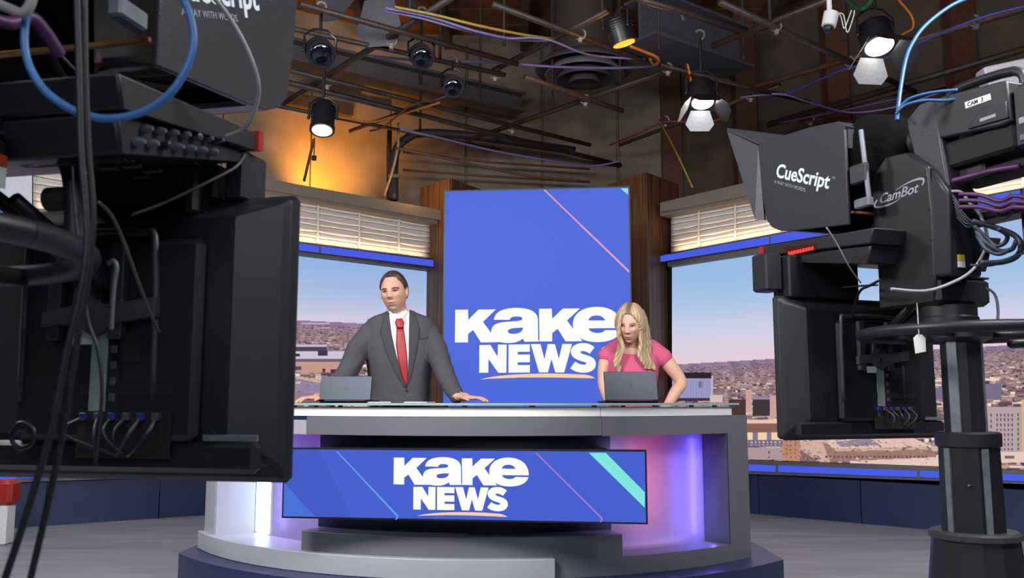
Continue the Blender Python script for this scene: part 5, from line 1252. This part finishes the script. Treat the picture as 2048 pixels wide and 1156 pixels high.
cable('blue patch cable arching onto the top of the right camera, upper of two', [(1794, 222), (1815, 200), (1845, 189), (1880, 183), (1915, 180)], dl(2.55, 2.48, 5), 0.0048, blue_c)
cable('blue patch cable running over the name label of the right camera, lower of the two', [(1792, 228), (1812, 210), (1850, 201), (1890, 201), (1922, 195), (1950, 180), (1985, 178)], dl(2.55, 2.42, 7), 0.0048, blue_c)
cable('pale grey cable curling from the head of the right camera around to its base', [(1896, 384), (1922, 384), (1938, 404), (1960, 430), (1974, 470), (1970, 500), (1945, 540), (1905, 565), (1850, 582), (1782, 578)], dl(2.5, 2.4, 10), 0.0044, grey_c)
cable('pale grey cable hanging down beside the left teleprompter hood', [(420, -14), (455, 30), (490, 90), (512, 148), (516, 190), (503, 236), (480, 262), (452, 273)], dl(1.22, 1.38, 8), 0.0036, grey_c)
cable('left one of the heavy black cables crossing in front of the left camera', [(153, -14), (158, 150), (162, 300), (170, 400), (173, 500), (158, 600), (134, 700), (104, 850), (62, 1000), (6, 1170)], 0.86, 0.0036, rubber)
cable('right one of the heavy black cables crossing in front of the left camera', [(169, -14), (171, 150), (177, 300), (186, 420), (180, 520), (166, 620), (148, 720), (128, 850), (100, 990), (58, 1170)], 0.88, 0.0034, rubber)
cable('thin dark cable beside the heavy black cables of the left camera', [(146, 330), (150, 420), (164, 540), (176, 640), (196, 700), (204, 780), (196, 880), (190, 930)], 1.2, 0.0026, rubber)
cable('thin grey lead slanting over the rear of the left teleprompter', [(40, 22), (100, 88), (180, 170), (262, 240), (330, 290), (400, 330)], dl(1.08, 1.42, 6), 0.0022, thin_c)
cable('thin lead slanting up to the red cap of the left teleprompter', [(262, 430), (330, 405), (420, 362), (470, 335), (490, 310)], dl(1.35, 1.46, 5), 0.0026, thin_c)
cable('thin lead drooping across the back of the left monitor', [(196, 404), (222, 430), (246, 480), (275, 560), (300, 625), (318, 665)], dl(1.2, 1.38, 6), 0.0026, thin_c)
cable('short silver lead hooked on the monitor of the left camera', [(216, 528), (226, 522), (233, 535), (228, 570), (224, 620), (222, 660)], 1.36, 0.0042, silver)
cable('coiled black lead under the monitor of the left camera', [(20, 870), (40, 846), (66, 858), (64, 886), (40, 896), (24, 880), (34, 858), (56, 862)], 1.36, 0.0035, rubber)
bl = [[(1944, 442), (1990, 455), (2028, 470), (2042, 490), (2034, 512), (2004, 524), (1960, 526)], [(1948, 452), (1975, 478), (1992, 492), (2010, 485), (2014, 470), (1996, 458)], [(1952, 462), (1972, 486), (2000, 502), (2024, 498), (2032, 482)],
      [(1954, 470), (1970, 496), (1996, 508), (2018, 500)], [(1990, 426), (2000, 436), (2014, 434), (2026, 420)], [(2044, 380), (2046, 430), (2052, 500), (2062, 600)], [(1940, 530), (1985, 530), (2030, 512), (2070, 498)], [(1972, 575), (1990, 590), (1996, 620), (1994, 655)]]
bn = ['black loom looping out widest behind the right camera head', 'black cable coiled inside the loom behind the right camera head', 'black cable sagging low in the loom behind the right camera', 'short black cable under the loom behind the right camera', 'small hanging black loop under the purple cables',
      'black cable dropping down the right edge of the picture', 'long black cable leading right from the base of the camera head', 'black cable curving down to the steering ring of the right camera']
for p, l, r in zip(bl, bn, (0.008, 0.006, 0.0065, 0.006, 0.005, 0.0045, 0.0038, 0.0036)): cable(l, p, dl(2.44, 2.36, len(p)), r, slate_c)
pn = ['purple cable lying uppermost on the rear support of the right camera', 'purple cable lying in the middle of the rear support of the right camera', 'purple cable lying lowest on the rear support of the right camera']
for k, l in enumerate(pn): cable(l, [(1918, 388 + k * 13), (1960, 398 + k * 12 - 8), (2000, 402 + k * 10), (2030, 392 + k * 11), (2075, 400 + k * 9)], dl(2.46, 2.3, 5), 0.006, purple_c)
cable('purple cable bundle behind the head of the left camera', [(-20, 36), (20, 46), (60, 34), (92, 66), (120, 110)], dl(1.0, 1.1, 5), 0.008, purple_c)
cable('grey cable crossing the top left corner above the purple cables', [(-20, 2), (20, 18), (45, 26), (60, 10), (66, -14)], 0.98, 0.006, grey_c)
cable('purple cable lying along the underside of the right camera body', [(1905, 362), (1950, 350), (1990, 340), (2040, 332)], dl(2.5, 2.35, 4), 0.008, purple_c)
for k in range(7):
    cable(('uppermost', 'second from the top', 'third from the top', 'middle one', 'third from the bottom', 'second from the bottom', 'lowest')[k] + ' of the thin black leads fanning out behind the right camera head', [(1900 + k * 2, 385 + k * 8), (1915 + k * 3, 405 + k * 8), (1935 + k * 2, 435 + k * 3), (1955, 448 + k * 4)], dl(2.5, 2.44, 4), 0.0030, slate_c if k % 2 else rubber, group='thin leads behind the right camera head')
cable('fine lead slanting from the hood of the right camera to its monitor', [(1653, 455), (1675, 490), (1700, 535), (1722, 566)], dl(2.62, 2.75, 4), 0.0022, grey_c)
cable('black lead sagging from the head of the right camera to its monitor', [(1760, 560), (1738, 572), (1722, 580), (1712, 600), (1704, 636)], dl(2.6, 2.9, 5), 0.0042, rubber)
cable('thin black lead tucked along the top of the right monitor', [(1684, 575), (1720, 572), (1755, 570)], dl(2.9, 2.7, 3), 0.003, rubber)
tg = thing('hang_tag', 'white card tag hanging on a string from the right camera head', 'tag', P(1839, 705, 2.4))
q = [(1827, 676), (1834, 669), (1844, 669), (1851, 676), (1852, 703), (1831, 707)]; a = [P(x, y, 2.4) for x, y in q]; n_ = len(a)
obj('card', MB().add(a + [v + Vector((0, 0.0015, 0)) for v in a], [tuple(range(n_)), tuple(reversed(range(n_, 2 * n_)))] + [(i, (i + 1) % n_, n_ + (i + 1) % n_, n_ + i) for i in range(n_)]), paper, tg)
obj('string', MB().tube([P(1838, 672, 2.4), P(1836, 640, 2.41), P(1834, 606, 2.43)], 0.0016, 6), grey_c, tg)
bx = P(2, 1078, 7.0)
fp = thing('floor_box', 'white floor box with a red rounded cap at the far left edge', 'box', (bx.x, 7.0, 0))
obj('body', MB().box((bx.x, 7.0, 0.145), (0.13, 0.13, 0.29), bev=0.01), white_paint, fp); obj('cap', MB().box((bx.x + 0.01, 7.0, 0.385), (0.17, 0.17, 0.19), bev=0.03), red_mat, fp)
# ------------------------------------------------------------------ overhead: pipe grid, lamps, ducts, cables
pipe_m = mat('pipe_black_iron', (58, 50, 46), 0.5, 0.3, vary=0.2); pipe_r = mat('pipe_rusty', (84, 62, 48), 0.55, 0.2, vary=0.2); clamp_m = mat('clamp_zinc', (150, 146, 142), 0.4, 0.6, vary=0.1)
grid = thing('pipe_grid', 'ceiling pipe grid of crossing iron pipes with zinc clamps above the set', 'pipe grid', (0, 8.5, 3.9))
GA, GB = 4.0, 4.055
def onz_safe(px, py, z): return onz(px, py, z)
pipesA = [(600, 8, 1035, 128, 0.024), (560, 52, 1010, 150, 0.022), (552, 134, 1180, 290, 0.024), (548, 158, 1240, 330, 0.028), (520, 205, 1000, 300, 0.020), (985, 8, 1330, 136, 0.024), (1050, 154, 1245, 222, 0.026), (1440, 4, 1830, 184, 0.026), (1320, 130, 1620, 205, 0.022), (1250, -10, 1490, 60, 0.024)]
pipesB = [(560, 212, 905, -6, 0.028), (938, 280, 1345, 138, 0.026), (985, 142, 1215, 22, 0.024), (1425, 92, 1690, -14, 0.026), (1500, 176, 2070, 12, 0.026), (1535, 250, 2070, 92, 0.032), (1600, 242, 1830, 182, 0.018), (1240, 290, 1560, 170, 0.022), (700, 262, 900, 190, 0.020)]
for L_, z in ((pipesA, GA), (pipesB, GB)):
    for x0, y0, x1, y1, r in L_:
        a, b = onz(x0, y0, z), onz(x1, y1, z)
        obj('pipe', MB().tube([a, b], r, 10), pipe_r if (x0 + y1) % 3 == 0 else pipe_m, grid, smooth=True)
def clamp(px, py):
    c = onz(px, py, 4.02); mb = MB()
    mb.tube([c + Vector((0.045 * math.cos(t), 0.01, 0.045 * math.sin(t))) for t in [math.radians(-150 + 30 * k) for k in range(9)]], 0.010, 6)
    mb.box(c + Vector((0, 0, -0.055)), (0.03, 0.03, 0.04)); obj('clamp', mb, clamp_m, grid)
for q in ((655, 163), (783, 80), (990, 147), (1160, 67), (1170, 198), (1335, 135), (1024, 254), (1552, 50), (1700, 122), (1950, 40), (1330, 240), (1500, 190), (1620, 237)): clamp(*q)
rod_m = mat('rod_steel', (44, 38, 36), 0.6, vary=0.1)
for px, py in ((820, 30), (880, 120), (1008, 90), (1105, 215), (1205, 60), (1318, 100), (1488, 120), (1540, 40), (1690, 80), (840, 260), (960, 200), (1240, 160)):
    c = onz(px, py, 4.05); obj('hanger_rod', MB().tube([c, (c.x, c.y, CEIL - 0.1)], 0.013, 6), rod_m, grid)

# deep steel beams and ducts
beam_m = mat('beam_blue_grey', (74, 76, 86), 0.6, vary=0.1)
def ibeam(name, a, b, w, h, m, label):
    a, b = Vector(a), Vector(b); d = (b - a).normalized(); s = Vector((d.y, -d.x, 0)).normalized(); u = Vector((0, 0, 1))
    root = thing(name, label, 'beam', a)
    for nm, cw, z0, z1 in (('bottom_flange', w, -h, -h + 0.03), ('web', 0.03, -h + 0.03, -0.03), ('top_flange', w, -0.03, 0)):
        q = [a - s * cw / 2 + u * z0, b - s * cw / 2 + u * z0, b + s * cw / 2 + u * z0, a + s * cw / 2 + u * z0]
        obj(nm, MB().hexa(q, [p + u * (z1 - z0) for p in q]), m, root)
    return root
zb_ = 5.0
b1 = ibeam('steel_beam', onz(1278, -8, zb_), onz(1475, 66, zb_), 0.42, 0.45, beam_m, 'blue grey steel beam with a painted number under the ceiling')
c = onz(1352, 30, zb_ - 0.452)
obj('lettering', text_mb('16', 0.20, c, (1, -0.35, 0), (0.3, 0.95, 0), (0, 0, -1), 0.002), grey_text, b1, smooth=False)
ibeam('steel_beam', onz(560, 78, 4.75), onz(1040, 190, 4.75), 0.26, 0.24, mat('beam_taupe', (86, 82, 84), 0.7, vary=0.1), 'dull grey beam crossing the upper left behind the round lamps')
ibeam('steel_beam', onz(1440, 290, 4.3), onz(2100, 120, 4.3), 0.22, 0.3, mat('beam_brown', (80, 60, 46), 0.7, vary=0.15), 'brown beam sloping up to the right above the right camera')
duct = mat('duct_paint', (74, 70, 72), 0.55, 0.1, vary=0.08); neck_m = mat('duct_neck', (58, 50, 44), 0.7, vary=0.1)
dc = onz(1168, 150, 4.5)
df = thing('ceiling_diffuser', 'big round air diffuser with nested rings hanging under the ceiling', 'diffuser', dc)
for k, (r0, z) in enumerate(((0.52, 0.06), (0.42, 0.0), (0.30, -0.05), (0.17, -0.09))):
    obj('ring', MB().lathe([(r0 * 0.80, z + 0.10), (r0, z), (r0 * 0.985, z - 0.012), (r0 * 0.78, z + 0.085)], 40, dc), (duct, mid_grey)[k % 2] if k < 2 else duct, df, smooth=True)
obj('neck', MB().lathe([(0.36, 0.10), (0.34, 0.18), (0.34, CEIL - 4.5 - 0.05)], 32, dc), neck_m, df)

# --- spotlights
head_m = mat('lamp_black', (24, 25, 30), 0.32, bump=0.04, scale=200, vary=0.1); door_m = mat('barn_door_silver', (150, 152, 158), 0.4, 0.2, vary=0.04)
grey_door = mat('barn_door_grey', (84, 84, 92), 0.5, 0.1, vary=0.05)
lens_off = mat('lens_glass_dark', (9, 11, 26), 0.05, spec=0.8, vary=0.1); lens_on = mat('lamp_lit_lens', (255, 252, 240), emit=22)
lens_amber = mat('lamp_amber_glow', (255, 150, 40), emit=2.5)
def lamp_head(label, c, aim, r, L, lit=0, doors=0, hang=0.3, side=3, power=0, color=(1, 0.96, 0.9), name='spotlight', dl_=0.9):
    c = Vector(c); root = thing(name, label, 'light', c)
    z = (Vector(aim) - c).normalized(); x = z.cross(Vector((0, 0, 1))); x = x.normalized() if x.length > 0.01 else Vector((1, 0, 0)); y = z.cross(x)
    M = Matrix((x, y, z)).transposed()
    obj('housing', MB().lathe([(r * 0.25, -L * 0.62), (r * 0.75, -L * 0.55), (r * 0.98, -L * 0.35), (r, -L * 0.1), (r, L * 0.36), (r * 1.08, L * 0.38), (r * 1.08, L * 0.5), (r * 0.9, L * 0.5)], 24, c, M), head_m, root, smooth=40)
    for k in range(4): obj('cooling_fin', MB().lathe([(r * 0.9, -L * (0.38 - 0.1 * k)), (r * 1.06, -L * (0.38 - 0.1 * k)), (r * 1.06, -L * (0.355 - 0.1 * k)), (r * 0.9, -L * (0.355 - 0.1 * k))], 24, c, M), head_m, root, smooth=40)
    lm = {0: lens_off, 1: lens_on, 2: lens_amber}[lit]
    obj('lens', MB().ell(c + z * L * 0.48, r * 0.88, r * 0.88, r * 0.22, M, 24, 10), lm, root, smooth=True)
    for s in (-1, 1):
        obj('yoke', MB().tube([c + x * s * r * 1.18, c + x * s * r * 1.2 + Vector((0, 0, r * 1.2)), c + x * s * r * 0.5 + Vector((0, 0, r * 1.75)), c + Vector((0, 0, r * 1.78))], 0.010, 6), head_m, root)
        obj('knob', MB().ell(c + x * s * r * 1.22, 0.016, 0.016, 0.016), head_m, root)
    obj('stem', MB().tube([c + Vector((0, 0, r * 1.7)), c + Vector((0, 0, r * 1.7 + hang))], 0.013, 8), head_m, root)
    obj('hook', MB().tube([c + Vector((0.04 * math.cos(t), 0, r * 1.7 + hang + 0.03 + 0.04 * math.sin(t))) for t in [math.radians(-90 + 30 * k) for k in range(9)]], 0.011, 6), clamp_m, root)
    if doors:
        toeye = (EYE - c).normalized()
        near = max(range(4), key=lambda k: (x * math.cos(math.radians(90 * k)) + y * math.sin(math.radians(90 * k))).dot(toeye))
        for k in range(4):
            a = math.radians(45 + 90 * k) if doors == 2 else math.radians(90 * k)
            o_ = x * math.cos(a) + y * math.sin(a); t = x * -math.sin(a) + y * math.cos(a)
            b0 = c + z * L * 0.5 + o_ * r * 1.02; out = (z * 0.80 + o_ * 0.55).normalized()
            q = [b0 - t * r * 0.75, b0 + t * r * 0.75, b0 + t * r * 1.15 + out * r * dl_ * 1.2, b0 + t * r * 0.75 + out * r * dl_ * 1.8, b0 - t * r * 0.75 + out * r * dl_ * 1.8, b0 - t * r * 1.15 + out * r * dl_ * 1.2]
            nrm = (q[1] - q[0]).cross(q[3] - q[0]).normalized() * 0.004
            obj('barn_door', MB().add(q + [p + nrm for p in q], [tuple(range(6)), tuple(reversed(range(6, 12)))] + [(i, (i + 1) % 6, 6 + (i + 1) % 6, 6 + i) for i in range(6)]), head_m if k in (near, (near + side) % 4) else (grey_door if doors == 3 else door_m), root)
    if power: lamp('SPOT', 'spot_beam', c + z * (L * 0.5 + r * 0.35), aim, power, color, 0.05, spot=70, blend=0.7)
    return root
def LP(px, py, z): return onz(px, py, z)
lamp_head('round black spotlight with blue glints hanging at the upper left', LP(640, 104, 3.72), (-0.6, 4.4, 2.3), 0.10, 0.20, 0, 0, 0.16)
lamp_head('small round spotlight with blue glints, right of the diagonal pipe', P(905, 172, 7.57), (0.0, 4.4, 2.2), 0.085, 0.22, 0, 0, 0.06)
lamp_head('lit black spotlight pointing down above the left wall, white glowing rim', LP(646, 236, 3.5), LP(646, 236, 3.5) + Vector((0.03, -0.32, -1)), 0.10, 0.26, 1, 0, 0.40, 1, 10, (1, 0.97, 0.9))
lamp_head('dim unlit spotlight high behind the diagonal pipe', LP(842, 112, 3.9), (-0.2, 5, 2.6), 0.09, 0.2, 0, 0, 0.2)
lamp_head('near lamp cut off by the top edge with a grey barn door', LP(752, -52, 4.55), LP(752, -52, 4.55) + Vector((-0.1, -0.6, -1)), 0.17, 0.2, 0, 3, 0.3, dl_=1.3)
lamp_head('dark spotlight with an amber glow along its rim, under the beams', LP(1240, 62, 3.85), LP(1240, 62, 3.85) + Vector((0.32, 0.12, -1)), 0.10, 0.2, 2, 0, 0.25)
lamp_head('lit spotlight with open barn doors above the right side of the tall screen', LP(1403, 186, 3.62), LP(1403, 186, 3.62) + Vector((0.0, -0.36, -1)), 0.105, 0.2, 1, 1, 0.30, 3, 70)
lamp_head('lit spotlight with open barn doors at the upper right beside the blue cable', LP(1752, 72, 3.66), LP(1752, 72, 3.66) + Vector((0.05, -0.40, -1)), 0.115, 0.2, 1, 1, 0.28, 3, 70)
lamp('POINT', 'amber_glow', LP(1262, 96, 3.8), (0, 0, 0), 6, (1.0, 0.45, 0.05), size=0.04)
# small white PTZ camera
c = LP(1660, 40, 3.65)
pz = thing('security_camera', 'small white ceiling camera with curled white leads', 'camera', c)
Mr = Matrix.Rotation(0.25, 3, 'Y')
obj('housing', MB().lathe([(0.03, -0.05), (0.048, -0.045), (0.052, 0.05), (0.03, 0.06)], 20, c, Mr), white_paint, pz); obj('dome', MB().ell(c - Mr @ Vector((0, 0, 0.06)), 0.036, 0.036, 0.034), black_gloss, pz, smooth=True)
obj('stem', MB().tube([c + Vector((0, 0, 0.05)), c + Vector((0, 0, 0.42))], 0.018, 10), white_paint, pz)
for k in range(2): obj('lead', MB().tube([c + Vector((0.03, 0, 0.05)), c + Vector((0.07 + 0.02 * k, 0.01, 0.05)), c + Vector((0.085 + 0.02 * k, 0.01, 0.0)), c + Vector((0.095 + 0.02 * k, 0, -0.06 - 0.03 * k)), c + Vector((0.13 + 0.03 * k, 0, 0.02)), c + Vector((0.15 + 0.02 * k, 0, 0.07))], 0.004, 6, smooth=5), white_paint, pz, smooth=True)
lpn = thing('light_panel', 'flat grey panel lamp seen edge-on at the upper right edge', 'light', P(2020, 160, 4.6))
c = P(2035, 152, 4.6); obj('casing', MB().box(c, (0.38, 0.10, 0.15), Matrix.Rotation(-0.22, 3, 'Y'), bev=0.008), mat('panel_lamp_grey', (148, 146, 152), 0.5, vary=0.03), lpn)
obj('hanger', MB().tube([c + Vector((0.1, 0, 0.07)), c + Vector((0.1, 0, 0.6))], 0.012, 8), head_m, lpn)
# --- draped cables on the grid
oc = mat('cable_orange', (176, 104, 36), 0.5, vary=0.1); yc = mat('cable_yellow', (150, 130, 60), 0.5, vary=0.08); lc = mat('cable_lilac', (110, 104, 150), 0.5, vary=0.08); bc = mat('cable_brown', (88, 56, 36), 0.6, vary=0.1); wc = mat('cable_cream', (150, 132, 110), 0.6, vary=0.08)
def drape(label, pts, z, r, m, group=None):
    zs = z if isinstance(z, (list, tuple)) else [z] * len(pts)
    return tag(obj('cable', MB().tube([onz(px, py, zz) for (px, py), zz in zip(pts, zs)], r, 6, smooth=6), m, smooth=True), label, 'cable', group)
drape('yellow cable swagging across the upper middle pipes', [(790, 14), (870, 30), (960, 52), (1050, 70), (1110, 78)], [4.05, 4.0, 3.94, 3.96, 4.05], 0.012, yc)
drape('lilac cable swagging under the yellow cable', [(770, 16), (860, 34), (950, 62), (1040, 80), (1110, 80)], [4.05, 4.0, 3.92, 3.95, 4.05], 0.012, lc)
drape('lilac cable sagging lowest in the upper middle', [(770, 22), (840, 36), (920, 58), (1000, 76), (1090, 78), (1180, 110), (1290, 118)], [4.05, 4.0, 3.94, 3.93, 3.95, 3.95, 4.0], 0.010, lc)
drape('blue-grey cable stretched across the round air diffuser', [(740, 112), (850, 122), (980, 124), (1100, 133), (1220, 136), (1310, 132)], [4.1, 4.06, 4.05, 4.02, 4.02, 4.05], 0.013, lc)
drape('orange cable along the lower left pipes', [(880, 205), (830, 220), (780, 235), (740, 244), (690, 236), (640, 226)], [3.98, 3.96, 3.93, 3.92, 3.94, 3.98], 0.012, oc)
drape('brown cable drooping beside the orange cable', [(870, 200), (820, 212), (770, 252), (740, 262)], [4, 3.96, 3.9, 3.9], 0.010, bc)
drape('orange lead falling to the lit spotlight above the tall screen', [(1375, 128), (1380, 150), (1382, 168), (1378, 182)], [3.95, 3.85, 3.75, 3.68], 0.010, oc)
drape('orange coil of cable around the pipe beside the amber lamp', [(1260, 92), (1290, 104), (1310, 112), (1318, 122), (1308, 130), (1300, 118)], [4.0, 3.98, 3.96, 3.95, 3.98, 4.0], 0.014, oc)
drape('orange lead hanging beside the upper right spotlight', [(1790, -8), (1822, 30), (1826, 55), (1810, 66), (1796, 74)], [4.0, 3.9, 3.8, 3.75, 3.72], 0.009, oc)
drape('green cable coil at the top edge beside the white ceiling camera', [(1690, -10), (1705, 12), (1724, 18), (1740, 6), (1748, -10)], [3.9, 3.85, 3.84, 3.86, 3.9], 0.022, mat('cable_green', (28, 60, 44), 0.6, vary=0.1))
drape('blue cable slanting down to the right camera from the grid', [(2060, 10), (1960, 36), (1850, 80), (1760, 120), (1680, 142), (1600, 178), (1530, 200)], [4.0, 3.98, 3.95, 3.93, 3.95, 3.98, 4.0], 0.012, mat('cable_navy', (56, 66, 130), 0.5, vary=0.08))
drape('lilac cable sagging right of the corner post', [(1480, 195), (1560, 188), (1620, 205), (1700, 225), (1790, 214), (1880, 185)], [4.0, 3.98, 3.94, 3.92, 3.94, 4.0], 0.011, lc)
drape('purple cable bundle along the brown beam at the right', [(1560, 246), (1640, 230), (1720, 214), (1800, 196)], [3.98, 3.96, 3.96, 3.98], 0.014, mat('cable_plum', (74, 52, 92), 0.5, vary=0.1))
drape('yellow-green cord hanging down over the right wooden column', [(1318, 240), (1340, 280), (1360, 320), (1385, 375)], [4.0, 3.6, 3.3, 2.95], 0.008, yc)
drape('red and purple cable bundle under the right hand pipes', [(1220, 290), (1270, 270), (1330, 244), (1400, 246), (1450, 236)], [3.9, 3.9, 3.98, 3.94, 3.98], 0.013, mat('cable_maroon', (92, 44, 54), 0.5, vary=0.1))
drape('grey cable run low across the back above the tall screen', [(800, 258), (880, 276), (980, 300), (1080, 318), (1180, 332), (1240, 322)], [3.75, 3.74, 3.74, 3.75, 3.78, 3.8], 0.012, lc)
drape('cable run in front of the back wall left of the tall screen', [(790, 296), (860, 310), (950, 330), (1060, 352), (1160, 362)], [3.6, 3.55, 3.5, 3.46, 3.46], 0.014, bc)
tag(obj('cable', MB().tube([P(796, 246, 9.6), P(796, 290, 9.7), P(785, 340, 9.75), P(768, 392, 9.75)], 0.014, 8, smooth=6), wc, smooth=True), 'cream cable hanging beside the dark conduit at the left corner', 'cable')
tag(obj('cord', MB().tube([P(628, 278, 8.8), P(618, 320, 8.9), P(608, 362, 9.0)], 0.014, 6, smooth=4), mat('cord_rust', (110, 52, 26), 0.6, vary=0.1), smooth=True), 'rust brown cord hanging in front of the amber lit wall', 'cord')
cdv = thing('control_cord', 'short dark cord with a small square switch box before the amber wall', 'cord', P(628, 316, 8.75))
obj('cord', MB().tube([P(629, 276, 8.7), P(628, 310, 8.75)], 0.007, 6), bc, cdv); obj('switch_box', MB().box(P(628, 316, 8.75), (0.045, 0.03, 0.05), bev=0.004), black_matte, cdv)
cd = thing('conduit', 'thick dark conduit rising from the set and bending right at the corner', 'conduit', P(788, 396, 10.2))
obj('riser', MB().tube([P(788, 400, 10.15), P(788, 330, 10.2), P(793, 300, 10.2), P(812, 278, 10.2), P(850, 266, 10.22), P(960, 274, 10.3), P(1150, 302, 10.4)], 0.052, 10, smooth=6), mat('conduit_navy', (44, 46, 62), 0.5, vary=0.1), cd, smooth=True)
obj('riser', MB().tube([P(778, 398, 10.2), P(778, 300, 10.25), P(779, 262, 10.3)], 0.03, 8), mat('conduit_brown', (62, 40, 32), 0.6, vary=0.1), cd, smooth=True)
obj('strap', MB().box(P(788, 352, 10.1), (0.13, 0.03, 0.04)), mid_grey, cd)
for k, (y0, y1, l) in enumerate(((304, 330, 'upper thin conduit line along the back wall'), (340, 356, 'lower thin conduit line along the back wall'))):
    tag(obj('conduit_line', MB().tube([P(806, y0, 10.3), P(980, y0 + (y1 - y0) * 0.8, 10.5), P(1180, y1 + 8, 10.6)], 0.014, 6), bc, smooth=True), l, 'conduit')
# ---- remaining labels for the setting
for o in bpy.data.objects:
    if '_o' in o: del o['_o']
